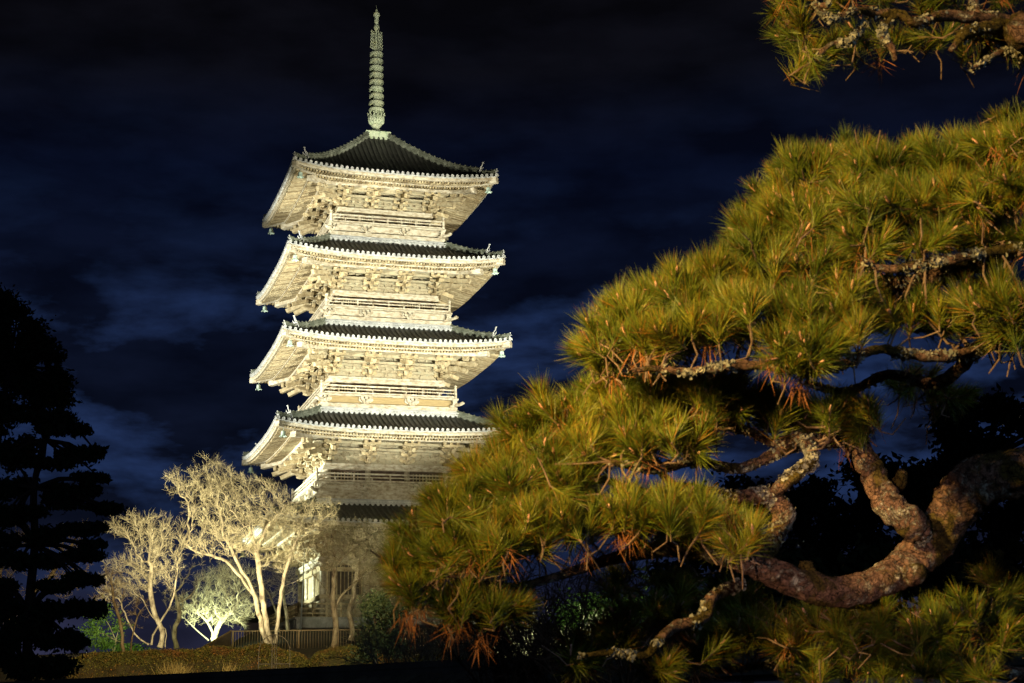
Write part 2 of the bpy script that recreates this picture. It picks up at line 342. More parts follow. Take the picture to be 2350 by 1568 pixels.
def storey(k):
    W, B, ze, F, NZ, RR = ST[k]
    if k == 5: rt, zt, a = 0.85, 44.02, 0.60
    else: rt, zt, a = ST[k + 1][5] + 0.16, ST[k + 1][4], 0.74
    H = zt - ze
    def lift(x, r=None):
        u = min(1.0, abs(x) / W); return SAG * u ** 3.0
    def zr(x, r):                                   # upper roof surface
        t = (W - r) / (W - rt); t = max(0.0, min(1.0, t))
        return ze + H * (a * t + (1 - a) * t * t) + lift(x) * (1 - t) ** 1.2
    D = B + 1.15 if False else None
    dai = F + 1.52 if k > 1 else 13.05               # top of the plate the brackets stand on
    rp = W - 2.55; pur_top = ze - 0.08; pur_bot = pur_top - 0.30
    # ---- roof covering
    tile = MB()
    for s in range(4):
        T = sf(s); nr = 10; nx = 24; rows = []
        for i in range(nr + 1):
            r = W - (W - rt) * i / nr
            rows.append([T(-r + 2 * r * j / nx, r, zr(-r + 2 * r * j / nx, r) - 0.07) for j in range(nx + 1)])
        tile.grid(rows)
        # underside closing board a little below
        sp = 0.355; n = int(W / sp)
        for i in range(-n, n + 1):
            x = i * sp * (W - 0.12) / (n * sp); r1 = max(rt, abs(x) + 0.05)
            if W - r1 < 0.15: continue
            m = 7; rad = 0.088; vs = []; fs = []
            for q in range(m + 1):
                r = (W + 0.03) + (r1 - (W + 0.03)) * q / m; z = zr(x, min(r, W))
                for c in range(5):
                    an = PI * c / 4; vs.append(T(x + rad * math.cos(an), r, z - 0.05 + rad * 1.15 * math.sin(an)))
            for q in range(m):
                for c in range(4):
                    fs.append((q * 5 + c, q * 5 + c + 1, q * 5 + 6 + c, q * 5 + 5 + c))
            tile.add(vs, fs)
    roof = tile.build('roof', 'tile', pag)
    ends = MB()
    for s in range(4):
        T = sf(s); sp = 0.355; n = int(W / sp)
        for i in range(-n, n + 1):
            x = i * sp * (W - 0.12) / (n * sp); z = zr(x, W)
            cz = z - 0.015
            vs = []; nn = 12
            for (rr, yy) in ((0.108, W - 0.02), (0.108, W + 0.055), (0.078, W + 0.055), (0.070, W + 0.035), (0.030, W + 0.035), (0.022, W + 0.055)):
                for c in range(nn):
                    an = 2 * PI * c / nn; vs.append(T(x + rr * math.cos(an), yy, cz + rr * math.sin(an)))
            fs = [(q * nn + c, q * nn + (c + 1) % nn, (q + 1) * nn + (c + 1) % nn, (q + 1) * nn + c) for q in range(5) for c in range(nn)]
            fs.append(tuple(5 * nn + c for c in range(nn)))
            ends.add(vs, fs)
            if i < n:                                  # drooping pan tile between two round ones
                x2 = (i + 1) * sp * (W - 0.12) / (n * sp); vs = []
                for q in range(5):
                    xx = x + (x2 - x) * q / 4; zz = zr(xx, W) - 0.075 - 0.035 * math.sin(PI * q / 4)
                    for (yy, dz) in ((W + 0.03, 0.0), (W + 0.03, -0.075), (W - 0.1, -0.075), (W - 0.1, 0.0)): vs.append(T(xx, yy, zz + dz))
                fs = [(q * 4 + c, q * 4 + (c + 1) % 4, (q + 1) * 4 + (c + 1) % 4, (q + 1) * 4 + c) for q in range(4) for c in range(4)]
                ends.add(vs, fs)
    ends.build('eave_tile_row', 'tile_end', roof)
    # ---- hip ridges with ornaments (one built, three turned copies)
    hm = MB(); om = MB()
    def hip(r, dz=0.0): return (-r, -r, zr(r, r) + dz - GZ)
    for (ra, rb, hh, ww) in ((rt - 0.05, W - 1.05, 0.27, 0.24), (W - 1.0, W - 0.12, 0.16, 0.22)):
        m = 14 if hh > 0.2 else 5
        pts = []
        for q in range(m + 1):
            r = ra + (rb - ra) * q / m; e = max(0, (q / m - 0.6)) ** 2 * 0.5 if hh > 0.2 else (q / m) ** 2 * 0.12
            pts.append((r, e))
        d = 1 / math.sqrt(2)
        for ly, (y0, y1, wd) in enumerate(((-0.12, 0.10, ww), (0.10, 0.17, ww + 0.08), (0.17, hh - 0.03, ww - 0.06), (hh - 0.03, hh + .02, ww + 0.06))):
            vs = []
            for r, e in pts:
                x, y, z = hip(r); z += e
                for (o, zz) in ((-wd / 2, y0), (wd / 2, y0), (wd / 2, y1), (-wd / 2, y1)):
                    vs.append((x - o * d, y + o * d, z + zz))
            fs = [(q * 4 + c, q * 4 + (c + 1) % 4, (q + 1) * 4 + (c + 1) % 4, (q + 1) * 4 + c) for q in range(m) for c in range(4)] + [(0, 1, 2, 3), tuple(m * 4 + c for c in (3, 2, 1, 0))]
            hm.add(vs, fs)
        hm.tube([(hip(r)[0], hip(r)[1], hip(r)[2] + e + hh + 0.04) for r, e in pts], 0.085, 8)
        L = (rb - ra); c = 0
        while c < L:                                    # lips of the ridge tiles
            r = ra + c; q = c / L; e = max(0, q - 0.6) ** 2 * 0.5 if hh > 0.2 else q * q * 0.12
            x, y, z = hip(r); z += e + hh + 0.07
            hm.tube([(x + .03, y + .03, z), (x - 0.06, y - 0.06, z + 0.045)], 0.075, 6)
            for o in (-1, 1):                           # round tile noses along both flanks
                hm.tube([(x - o * ww * .3, y + o * ww * .3, z - 0.2), (x - o * (ww * .5), y + o * (ww * .5), z - 0.2)], 0.04, 6)
            c += 0.30
    hr = hm.mesh('hip_ridge', ['tile'] if False else ['tile_mid'])
    d = 1 / math.sqrt(2)
    def ornament(r, e, sc_):
        x, y, z = hip(r); z += e
        def O(a, b, c): return (x - (a + b) * d, y - (a - b) * d, z + c)         # a outward along the hip, b across, c up
        # demon tile face, shoulders, horns, curls and the upturned bird-perch tile
        sw = sc_
        om.add([O(p[0], p[1], p[2]) for aa in (0.0, 0.12 * sw) for p in [(aa, q[0] * sw, q[1] * sw) for q in ((-.24, -.1), (-.30, .12), (-.20, .34), (-.10, .46), (.10, .46), (.20, .34), (.30, .12), (.24, -.1))]],
               [tuple(range(8)), tuple(range(15, 7, -1))] + [(i, (i + 1) % 8, 8 + (i + 1) % 8, 8 + i) for i in range(8)])
        om.lathe([(0.02, 0), (0.13 * sw, 0.03), (0.15 * sw, 0.12 * sw), (0.06 * sw, 0.2 * sw)], 8, O(0.12 * sw, 0, 0.08 * sw))
        for o in (-1, 1):
            om.tube([O(0.08, o * .14 * sw, .38 * sw), O(0.14, o * .22 * sw, .50 * sw), O(0.2, o * .20 * sw, .62 * sw)], [.05 * sw, .04 * sw, .012], 6)
            om.tube([O(0.08, o * .22 * sw, .0), O(0.16 * sw, o * .36 * sw, -.06), O(0.22 * sw, o * .42 * sw, .08 * sw)], [.07 * sw, .06 * sw, .03], 6)
        om.tube([O(-.12, 0, .44 * sw), O(.1 * sw, 0, .56 * sw), O(.24 * sw, 0, .74 * sw), O(.32 * sw, 0, .95 * sw)], [.075 * sw, .07 * sw, .065 * sw, .06 * sw], 8)
        om.lathe([(0.01, -.03), (.095 * sw, -.03), (.10 * sw, 0.02), (.03, 0.04)], 8, O(.33 * sw, 0, .98 * sw))
    ornament(W - 1.02, 0.06, 0.74)
    orn = om.mesh('ridge_ornament', ['tile_end'])
    om = MB(); ornament(W - 0.14, 0.06, 0.32)
    orn2 = om.mesh('corner_ornament', ['tile_end'])
    for s in range(4):
        link('hip_ridge', hr, roof, rz=s * PI / 2)
        link('ridge_ornament', orn, roof, rz=s * PI / 2); link('corner_ornament', orn2, roof, rz=s * PI / 2)
    # ---- eave woodwork
    cv = lambda x: ze + lift(x)
    eb = MB()
    def strip(mb, r0, r1, dz0, dz1, xe, T, n=24, dz_in=None, base=None, mi=0):
        """curved board: outer face r1, inner r0, from dz0 (bottom) to dz1 (top) relative to the eave curve"""
        vs = []
        for q in range(n + 1):
            x = -xe + 2 * xe * q / n; z = cv(x)
            for (r, dz) in ((r1, dz0), (r1, dz1), (r0, dz1), (r0, dz0)):
                xx = max(-r, min(r, x)) ; vs.append(T(xx, r, z + dz))
        fs = [(q * 4 + c, q * 4 + (c + 1) % 4, (q + 1) * 4 + (c + 1) % 4, (q + 1) * 4 + c) for q in range(n) for c in range(4)]
        mb.add(vs, fs, mi)
    for s in range(4):
        T = sf(s)
        strip(eb, W - 0.30, W - 0.045, -0.165, -0.115, W - 0.05, T)
        strip(eb, W - 0.35, W - 0.09, -0.235, -0.168, W - 0.09, T)
        strip(eb, W - 0.40, W - 0.15, -0.375, -0.238, W - 0.15, T)
    eb.build('eave_board', 'wood_pale', roof)
    r_f = W - 0.30; r_b = W - 1.42; sl_f, sl_b = 0.20, 0.27
    zf = lambda r: -0.445 + sl_f * (r_f - r)           # centre of flying rafter relative to eave curve
    zb = lambda r: zf(r_b) - 0.215 + sl_b * (r_b - r)
    fr = MB(); br = MB(); sb = MB(); ki = MB()
    spc = 0.205; n = int((W - 0.3) / spc)
    for s in range(4):
        T = sf(s)
        for i in range(-n, n + 1):
            x = i * spc; lx = lift(x); j = 0.004 * ((i * 7919) % 5 - 2); hw = 0.052
            r1 = max(r_b - 0.10, abs(x) + 0.12)
            if r_f - r1 > 0.12:
                zo = ze + lx; a1 = zo + zf(r_f) + j; a2 = zo + zf(r1) + j; e = r_f + j
                fr.hexa([(x - hw, e, a1 - .062), (x + hw, e, a1 - .062), (x + hw, r1, a2 - .062), (x - hw, r1, a2 - .062), (x - hw, e, a1 + .062), (x + hw, e, a1 + .062), (x + hw, r1, a2 + .062), (x - hw, r1, a2 + .062)], T)
            r1 = max(B + 0.35, abs(x) + 0.12)
            if r_b - r1 > 0.12:
                zo = ze + lx; a1 = zo + zb(r_b); a2 = ze + lx * max(0, (r1 - B) / (r_b - B)) + zb(r1); e = r_b + j
                br.hexa([(x - hw, e, a1 - .07), (x + hw, e, a1 - .07), (x + hw, r1, a2 - .07), (x - hw, r1, a2 - .07), (x - hw, e, a1 + .07), (x + hw, e, a1 + .07), (x + hw, r1, a2 + .07), (x - hw, r1, a2 + .07)], T)
        # boards lying on the two rafter tiers
        rows = []
        for r in (W - 0.18, r_b + 0.02):
            rows.append([T(-r + 2 * r * q / 24, r, cv(-r + 2 * r * q / 24) + zf(r) + 0.072) for q in range(25)])
        sb.grid(rows)
        rows = []
        for r in (r_b + 0.03, (r_b + B) / 2, B + 0.1):
            fr_ = max(0, (r - B) / (r_b - B))
            rows.append([T(-r + 2 * r * q / 24, r, ze + lift(-r + 2 * r * q / 24) * fr_ + zb(r) + 0.078) for q in range(25)])
        sb.grid(rows)
        strip(ki, r_b - 0.16, r_b + 0.06, zb(r_b) + 0.075, zf(r_b) - 0.066, r_b + 0.04, T)
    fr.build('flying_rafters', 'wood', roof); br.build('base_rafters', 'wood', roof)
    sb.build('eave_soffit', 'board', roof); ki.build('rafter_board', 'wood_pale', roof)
    # purlins: outer one on the bracket tips and two inner ones
    pu = MB()
    for s in range(4):
        T = sf(s)
        for (r, zt_, ww, hh) in ((rp, pur_top, 0.24, 0.30), ):
            e = r + (0.55 if s % 2 == 0 else 0.55)
            z1_ = zt_ + (0.003 if s % 2 else 0)
            pu.box(-r + ww / 2 + .002, r - ww / 2 - .002, r - ww / 2, r + ww / 2, z1_ - hh, z1_, T)
    pu.build('eave_purlin', 'wood_pale', pag)
    # ---- hip rafters, bells
    hb = MB()
    zz = lambda r, dz: ze + SAG * (r / W) ** 3 + dz - GZ
    hb.hexa([(-(W - .05) - .12, -(W - .05) + .12, zz(W, -.62)), (-(W - .05) + .12, -(W - .05) - .12, zz(W, -.62)), (-(B) + .12, -B - .12, zb(B) + ze - .25 - GZ), (-B - .12, -B + .12, zb(B) + ze - .25 - GZ),
             (-(W - .05) - .12, -(W - .05) + .12, zz(W, -.24)), (-(W - .05) + .12, -(W - .05) - .12, zz(W, -.24)), (-B + .12, -B - .12, zb(B) + ze + .15 - GZ), (-B - .12, -B + .12, zb(B) + ze + .15 - GZ)])
    rb2 = r_b + 0.12
    hb.hexa([(-rb2 - .15, -rb2 + .15, zz(rb2, -.86)), (-rb2 + .15, -rb2 - .15, zz(rb2, -.86)), (-B + .15, -B - .15, zb(B) + ze - .45 - GZ), (-B - .15, -B + .15, zb(B) + ze - .45 - GZ),
             (-rb2 - .15, -rb2 + .15, zz(rb2, -.50)), (-rb2 + .15, -rb2 - .15, zz(rb2, -.50)), (-B + .15, -B - .15, zb(B) + ze - .2 - GZ), (-B - .15, -B + .15, zb(B) + ze - .2 - GZ)])
    hbm = hb.mesh('hip_rafter', ['wood_pale'])
    bl = MB(); q = W - 0.55; bz = zz(q, -.56)
    bl.tube([(-q, -q, bz + .05), (-q, -q, bz - .16)], 0.012, 5)
    pf = [(0.02, -.14), (.08, -.15), (.135, -.19), (.15, -.28), (.155, -.40), (.20, -.50), (.225, -.53), (.19, -.52), (.14, -.42), (.12, -.25), (.02, -.2)]
    bl.lathe(pf, 14, (-q, -q, bz))
    for c in range(6):
        an = c * PI / 3; bl.tube([(-q + .2 * math.cos(an), -q + .2 * math.sin(an), bz - .5), (-q + .25 * math.cos(an), -q + .25 * math.sin(an), bz - .56)], [.05, .015], 5)
    bl.tube([(-q, -q, bz - .2), (-q, -q, bz - .62)], 0.015, 5)
    blm = bl.mesh('wind_bell', ['bell'], True)
    for s in range(4):
        link('hip_rafter', hbm, pag, rz=s * PI / 2)
        link('wind_bell', blm, pag, rz=s * PI / 2)
    # ---- bracket complexes (three steps with a raking tail beam)
    hz = pur_bot - dai; st = (rp - B) / 3.0; uz = hz / 4.0     # step out, unit height
    def block(mb, x, r, z, sx_=0.26, h=None, T=None):
        h = h or uz * 0.42
        mb.hexa([(x - sx_ * .33, r - sx_ * .33, z), (x + sx_ * .33, r - sx_ * .33, z), (x + sx_ * .33, r + sx_ * .33, z), (x - sx_ * .33, r + sx_ * .33, z),
                 (x - sx_ / 2, r - sx_ / 2, z + h * .5), (x + sx_ / 2, r - sx_ / 2, z + h * .5), (x + sx_ / 2, r + sx_ / 2, z + h * .5), (x - sx_ / 2, r + sx_ / 2, z + h * .5)], T)
        mb.box(x - sx_ / 2, x + sx_ / 2, r - sx_ / 2, r + sx_ / 2, z + h * .5, z + h, T)
    def arm_x(mb, x, r, z, L, T, h=None):
        """lateral arm with upswept ends carrying three blocks"""
        h = h or uz * 0.55; wd = 0.085
        prof = [(-L / 2, z + h * .45), (-L / 2, z + h), (L / 2, z + h), (L / 2, z + h * .45), (L / 2 - .14, z), (-L / 2 + .14, z)]
        vs = [(x + p, r - wd, q_) for p, q_ in prof] + [(x + p, r + wd, q_) for p, q_ in prof]
        vs = [T(*v) for v in vs]
        mb.add(vs, [tuple(range(6)), tuple(range(11, 5, -1))] + [(i, 6 + i, 6 + (i + 1) % 6, (i + 1) % 6) for i in range(6)])
        for o in (-L / 2 + .12, 0, L / 2 - .12): block(mb, x + o, r, z + h, 0.23, uz * .42, T)
    def arm_r(mb, x, r0, r1, z, T, h=None):
        h = h or uz * 0.55; wd = 0.09
        prof = [(r0, z), (r0, z + h), (r1, z + h), (r1, z + h * .45), (r1 - .16, z)]
        vs = [(x - wd, p, q_) for p, q_ in prof] + [(x + wd, p, q_) for p, q_ in prof]
        vs = [T(*v) for v in vs]
        mb.add(vs, [tuple(range(5)), tuple(range(9, 4, -1))] + [(i, 5 + i, 5 + (i + 1) % 5, (i + 1) % 5) for i in range(5)])
    def bracket(T, x=0.0, end=0):
        mb = MB(); b0 = B
        block(mb, x, b0, dai, 0.46, uz * .62, T)
        z1 = dai + uz * .50
        arm_x(mb, x, b0 + .02, z1, 1.05 if not end else 0.8, T); arm_r(mb, x, b0 - .1, b0 + st + .14, z1 + .004, T); block(mb, x, b0 + st, z1 + uz * .56, .25, None, T)
        z2 = dai + uz * 1.48
        arm_x(mb, x, b0 + st, z2, 1.05, T); arm_r(mb, x, b0 - .1, b0 + 2 * st + .14, z2 + .004, T); block(mb, x, b0 + 2 * st, z2 + uz * .56, .25, None, T)
        z3 = dai + uz * 2.46
        arm_x(mb, x, b0 + 2 * st, z3 - uz * .04, 1.05, T)
        # raking tail beam, nose cut square
        top = (x, B - .1, dai + uz * 3.9); nose_r = rp + 0.55; nose = (x, nose_r, dai + uz * 2.05)
        wd = .105; hh_ = .13
        mb.hexa([(x - wd, nose_r - .10, nose[2] - hh_), (x + wd, nose_r - .10, nose[2] - hh_), (x + wd, top[1], top[2] - hh_), (x - wd, top[1], top[2] - hh_),
                 (x - wd, nose_r, nose[2] + hh_), (x + wd, nose_r, nose[2] + hh_), (x + wd, top[1], top[2] + hh_), (x - wd, top[1], top[2] + hh_)], T)
        zn = nose[2] + (top[2] - nose[2]) * (nose_r - rp) / (nose_r - B) + hh_
        block(mb, x, rp, zn - .02, .25, max(.08, (pur_bot - uz * .95) - zn + .02), T)
        arm_x(mb, x, rp, pur_bot - uz * .97, 1.15, T)
        return mb
    cols = [-B / 3 * 1.0, B / 3 * 1.0]
    I0 = lambda x, r, z: (x, -r, z - GZ)
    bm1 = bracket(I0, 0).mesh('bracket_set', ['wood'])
    for s in range(4):
        for c in cols:
            an = s * PI / 2; o = link('bracket_set', bm1, pag, (c * math.cos(an), c * math.sin(an), 0), an)
    # corner set: two straight arms plus the diagonal ones
    cm = bracket(lambda x, r, z: (x - B, -r, z - GZ), 0, 1)
    c2 = bracket(lambda x, r, z: (-r, -x - B, z - GZ - 0.003), 0, 1)
    cm.add(c2.v, c2.f)
    dg = lambda x, r, z: (-B - (r - B) * 1.0 + x * d, -B - (r - B) * 1.0 - x * d, z - GZ + 0.002)
    arm_r(cm, 0, B - .1, B + st + .14, dai + uz * .5, dg); arm_r(cm, 0, B - .1, B + 2 * st + .14, dai + uz * 1.48, dg)
    for (zn, rn, zt2) in ((1.15, rp + .10, 3.0), (2.05, rp + .62, 3.9)):
        cm.hexa([(-.12, rn - .1, dai + uz * zn - .15), (.12, rn - .1, dai + uz * zn - .15), (.12, B, dai + uz * zt2 - .15), (-.12, B, dai + uz * zt2 - .15),
                 (-.12, rn, dai + uz * zn + .13), (.12, rn, dai + uz * zn + .13), (.12, B, dai + uz * zt2 + .13), (-.12, B, dai + uz * zt2 + .13)], dg)
    block(cm, 0, B + st, dai + uz * 1.06, .3, None, dg); block(cm, 0, B + 2 * st, dai + uz * 2.04, .3, None, dg)
    block(cm, 0, rp, pur_bot - uz * .9, .32, uz * .8, dg)
    # weight-bearing carved figure at the corner
    cm.lathe([(.02, -.36), (.14, -.34), (.17, -.15), (.12, .0), (.14, .08), (.10, .2), (.02, .24)], 8, (-rp - .42, -rp - .42, dai + uz * 3.1 + .25 - GZ))
    cmm = cm.mesh('corner_bracket_set', ['wood'])
    for s in range(4): link('corner_bracket_set', cmm, pag, rz=s * PI / 2)
    # ---- boarding between the brackets: stacked beams with blocks, struts, small ceilings, inner purlins
    bw = MB()
    for s in range(4):
        T = sf(s); e = B - .003 * (s % 2)
        bw.box(-e + .05, e - .05, B - .2, B - .06, dai, pur_bot + .35, T)
        for q_, zc_ in enumerate((dai + uz * 1.06, dai + uz * 2.04, dai + uz * 3.0)):
            bw.box(-e + .02, e - .02, B - .06, B + .06, zc_, zc_ + uz * .5, T)
            nb = 13
            for i in range(nb):
                xx = -B + .35 + (2 * B - .7) * i / (nb - 1)
                block(bw, xx, B + .02, zc_ + uz * .5, .21, uz * .45, T)
        for xx in (-B * 2 / 3, 0, B * 2 / 3):
            bw.hexa([(xx - .17, B - .06, dai + .001), (xx + .17, B - .06, dai + .001), (xx + .17, B + .03, dai + .001), (xx - .17, B + .03, dai + .001), (xx - .09, B - .06, dai + uz), (xx + .09, B - .06, dai + uz), (xx + .09, B + .03, dai + uz), (xx - .09, B + .03, dai + uz)], T)
            block(bw, xx, B, dai + uz * .8, .24, uz * .28, T)
        for nst, zc_ in ((1, dai + uz * 2.04), (2, dai + uz * 3.0)):
            r = B + st * nst
            bw.box(-r + .09, r - .09, r - .08, r + .08, zc_ + .12, zc_ + .12 + uz * .5, T)
        # sloping boards and slats between second and third step
        zc1, zc2 = dai + uz * 3.0 + .12 + uz * .5, pur_bot + .02
        if k == 2:
            for i in range(int(2 * rp / .13)):
                xx = -rp + .3 + i * .13
                if abs(abs(xx) - B / 3) < .3 or abs(xx) > B: continue
                bw.hexa([(xx - .035, B + 2 * st, zc1 - .03), (xx + .035, B + 2 * st, zc1 - .03), (xx + .035, B + 2 * st - .06, zc1 - .03), (xx - .035, B + 2 * st - .06, zc1 - .03), (xx - .035, rp - .1, zc2), (xx + .035, rp - .1, zc2), (xx + .035, rp - .18, zc2), (xx - .035, rp - .18, zc2)], T)
        else:
            r0_ = B + 2 * st; bw.add([T(-r0_, r0_ - .02, zc1 - .05), T(r0_, r0_ - .02, zc1 - .05), T(rp - .1, rp - .12, zc2), T(-rp + .1, rp - .12, zc2)], [(0, 1, 2, 3)])
        r0_, r1_ = B + .06, B + st; za, zb_ = dai + uz * 2.62, dai + uz * 2.62
        bw.add([T(-r0_, r0_, za), T(r0_, r0_, za), T(r1_, r1_, zb_), T(-r1_, r1_, zb_)], [(0, 1, 2, 3)])
    bw.build('bracket_wall', 'board', pag)
    # ---- body walls
    wl = MB(); cb = MB(); wn = []
    zbot = F
    for s in range(4):
        T = sf(s); e = B - .07
        cb.box(-B - .30, B + .30, B - .24, B + .24, dai - .16, dai - (.001 if s % 2 else .004), T) if s % 2 == 0 else cb.box(-B + .243, B - .243, B - .24, B + .24, dai - .16, dai - .003, T)
        cb.box(-B - (.36 if s % 2 == 0 else -.143), B + (.36 if s % 2 == 0 else -.143), B - .14, B + .16, dai - .42, dai - .163, T)
        wl.box(-e, e, B - .16, B - .08 - .002 * (s % 2), zbot, dai - .42, T)
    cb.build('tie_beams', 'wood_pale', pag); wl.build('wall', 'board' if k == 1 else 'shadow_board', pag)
    cmh = MB(); cmh.lathe([(.19, zbot - GZ), (.19, dai - .43 - GZ)], 14, (0, 0, 0)); cmsh = cmh.mesh('column', ['wood_pale'], True)
    for s in range(4):
        for x in (-B, -B / 3, B / 3):
            p = SIDES[s](x, B, 0); link('column', cmsh, pag, (p[0], p[1], 0))
    Hh = dai - .42 - zbot
    dr = MB(); dz0 = zbot + (0.12 if k > 1 else .35); dz1 = dai - .55
    hwid = B / 3 - .24
    for sgn in (-1, 1):
        x0, x1 = (sgn > 0) * .01 - (sgn < 0) * hwid, (sgn > 0) * hwid - (sgn < 0) * .01
        dr.box(x0, x1, -(B - .03), -(B - .085), dz0 - GZ, dz1 - GZ, None, 0)
        for zz_ in (dz0 + .05, (dz0 + dz1) / 2, dz1 - .17):
            dr.box(x0 + .03, x1 - .03, -(B - .0), -(B - .029), zz_ - GZ, zz_ + .12 - GZ, None, 0)
    for sgn in (-1, 1): dr.box(sgn * (hwid + .06) - .05, sgn * (hwid + .06) + .05, -(B + .02), -(B - .1), dz0 - .05 - GZ, dz1 + .08 - GZ, None, 0)
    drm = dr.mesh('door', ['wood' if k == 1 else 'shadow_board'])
    wi = MB(); sl = MB(); ww_ = B / 3 - .28; wz0 = zbot + Hh * .42; wz1 = dai - .56
    wi.box(-ww_, ww_, -(B - .02), -(B - .075), wz0 - .12 - GZ, wz0 - GZ); wi.box(-ww_, ww_, -(B - .02), -(B - .075), wz1 - GZ, wz1 + .1 - GZ)
    for sgn in (-1, 1): wi.box(sgn * (ww_ - .05) - .05, sgn * (ww_ - .05) + .05, -(B - .024), -(B - .075), wz0 - GZ, wz1 - GZ)
    wi.box(-ww_ + .1, ww_ - .1, -(B - .066), -(B - .079), wz0 - GZ, wz1 - GZ, None, 1)
    for i in range(9):
        xx = -ww_ + .17 + (2 * ww_ - .34) * i / 8; sl.box(xx - .033, xx + .033, -(B - .03), -(B - .064), wz0 - GZ, wz1 - GZ)
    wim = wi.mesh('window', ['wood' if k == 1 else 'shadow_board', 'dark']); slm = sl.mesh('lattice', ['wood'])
    for s in range(4):
        link('door', drm, pag, rz=s * PI / 2)
        for c in (-B * 2 / 3, B * 2 / 3):
            an = s * PI / 2; o = link('window', wim, pag, (c * math.cos(an), c * math.sin(an), 0), an); link('lattice', slm, o)
    if k == 1:
        nb = MB()
        for s in range(4):
            T = sf(s); x = B + (.24 if s % 2 == 0 else -.112)
            for zz_ in (zbot + .02, zbot + Hh * .36, dai - .98):
                nb.box(-x, x, B - .05, B + .24, zz_, zz_ + .26, T)
        nb.build('wall_rails', 'wood', pag)
        return
    # ---- balcony
    RB = RR + 0.17; F0 = F; F = F + 0.12
    bc = MB()
    for s in range(4):
        T = sf(s)
        bc.add([T(-RB + .001, RB - .001, F - .005), T(RB - .001, RB - .001, F - .005), T(B - .1, B - .1, F - .005), T(-B + .1, B - .1, F - .005)], [(0, 1, 2, 3)])
        e = RB + (0.0 if s % 2 == 0 else -.221)
        bc.box(-e, e, RB - .22, RB, F - .12, F, T)
    balc = bc.build('balcony', 'wood_pale', pag)
    rl = MB()
    x = RR
    for (z, w_, h_, ex) in ((.58, .11, .10, .0), (.36, .08, .07, 0), (.11, .12, .11, 0)):
        rl.box(-x + .1, x - .1, -x - w_ / 2, -x + w_ / 2, F + z - h_ / 2 - GZ, F + z + h_ / 2 - GZ)
    npost = 8
    for i in range(1, npost):
        xx = -x + 2 * x * i / npost; rl.box(xx - .05, xx + .05, -x - .046, -x + .046, F + .166 - GZ, F + .324 - GZ)
        if i % 2 == 0: rl.box(xx - .05, xx + .05, -x - .047, -x + .047, F + .396 - GZ, F + .529 - GZ)
        rl.box(xx - .07, xx + .07, -x - .08, -x + .08, F - GZ + .001, F + .054 - GZ)
    rlm = rl.mesh('railing', ['wood_pale'])
    po = MB(); po.lathe([(.09, 0), (.09, .68), (.11, .69), (.11, .73), (.07, .75), (.075, .78), (.11, .82), (.105, .88), (.05, .94), (.015, .98)], 12, (-x, -x, F - GZ))
    pom = po.mesh('corner_post', ['wood_pale'], True)
    for s in range(4):
        link('railing', rlm, balc, rz=s * PI / 2); link('corner_post', pom, balc, rz=s * PI / 2)
    # waist: boarded wall, small three-block brackets, base board and ridge-tile course
    kb = RR - 0.22; wt = MB(); z0 = NZ + .62; z1 = F0; RBs = RR + .10
    for s in range(4):
        T = sf(s); e = kb - .001 * (s % 2)
        if k % 2: wt.box(-e, e, kb - .08, kb, z0 - .1, z1 + .1, T, 1 if k == 3 else 0)
        else: wt.box(-e, e, kb - .08, kb, z0 - .1, z1 + .1, T, 0)
        e = RBs - (.0 if s % 2 == 0 else .26)
        wt.box(-e, e, RBs - .26, RBs, NZ + .33, z0, T, 0)
    wt.build('balcony_base', ['wood_pale', 'plank'], balc)
    sb_ = MB(); hh = z1 - z0
    def sbr(T):
        block(sb_, 0, kb + .05, z0 + .001, .44, hh * .35, T)
        prof = [(-.5, .7), (-.5, 1.0), (.5, 1.0), (.5, .7), (.3, .36), (-.3, .36)]
        for (r, kk) in ((kb + .03, 1.0), (kb + .22, .75)):
            vs = [T(p * kk, r - .07, z0 + q_ * hh * .75) for p, q_ in prof] + [T(p * kk, r + .07, z0 + q_ * hh * .75) for p, q_ in prof]
            sb_.add(vs, [tuple(range(6)), tuple(range(11, 5, -1))] + [(i, 6 + i, 6 + (i + 1) % 6, (i + 1) % 6) for i in range(6)])
            for o in (-.38, 0, .38): block(sb_, o * kk, r, z0 + hh * .752, .2, hh * .245, T)
        sb_.tube([T(0, kb + .1, z0 + hh * .5), T(0, kb + .36, z0 + hh * .40), T(0, kb + .46, z0 + hh * .55)], [.12, .12, .07], 7)
    sbr(lambda x_, r, z: (x_, -r, z - GZ)); sbm = sb_.mesh('balcony_bracket', ['wood_pale'])
    for s in range(4):
        for c in (-1.0, -.36, .36):
            c *= kb; an = s * PI / 2
            o = link('balcony_bracket', sbm, balc, (c * math.cos(an), c * math.sin(an), 0), an)
    cn = MB(); dq = RBs + .05; zc_ = z0 + hh * .35 - GZ
    cn.tube([(-kb, -kb, zc_ + .05), (-dq + .05, -dq + .05, zc_), (-dq - .12, -dq - .12, zc_ + .02), (-dq - .26, -dq - .26, zc_ + .10), (-dq - .34, -dq - .34, zc_ + .05)], [.12, .13, .12, .13, .05], 8)
    cnm = cn.mesh('carved_nosing', ['wood_pale'], True)
    for s in range(4): link('carved_nosing', cnm, balc, rz=s * PI / 2)
    ns = MB()
    for s in range(4):
        T = sf(s); r1 = RBs + .10
        for q_, (za, zb2, rr) in enumerate(((-.16, .04, .13), (.04, .09, .19), (.09, .17, .08), (.17, .22, .17), (.22, .33, .06))):
            rr_ = RBs + rr; e = rr_ - (.0 if s % 2 == 0 else .3)
            ns.box(-e, e, rr_ - .3, rr_, NZ + za, NZ + zb2 - .001, T)
        m = int(2 * RBs / .2)
        for i in range(m + 1):
            xx = -RBs + 2 * RBs * i / m; p0 = T(xx, RBs + .05, NZ + .13); p1 = T(xx, RBs + .17, NZ + .13); ns.tube([p0, p1], .038, 6)
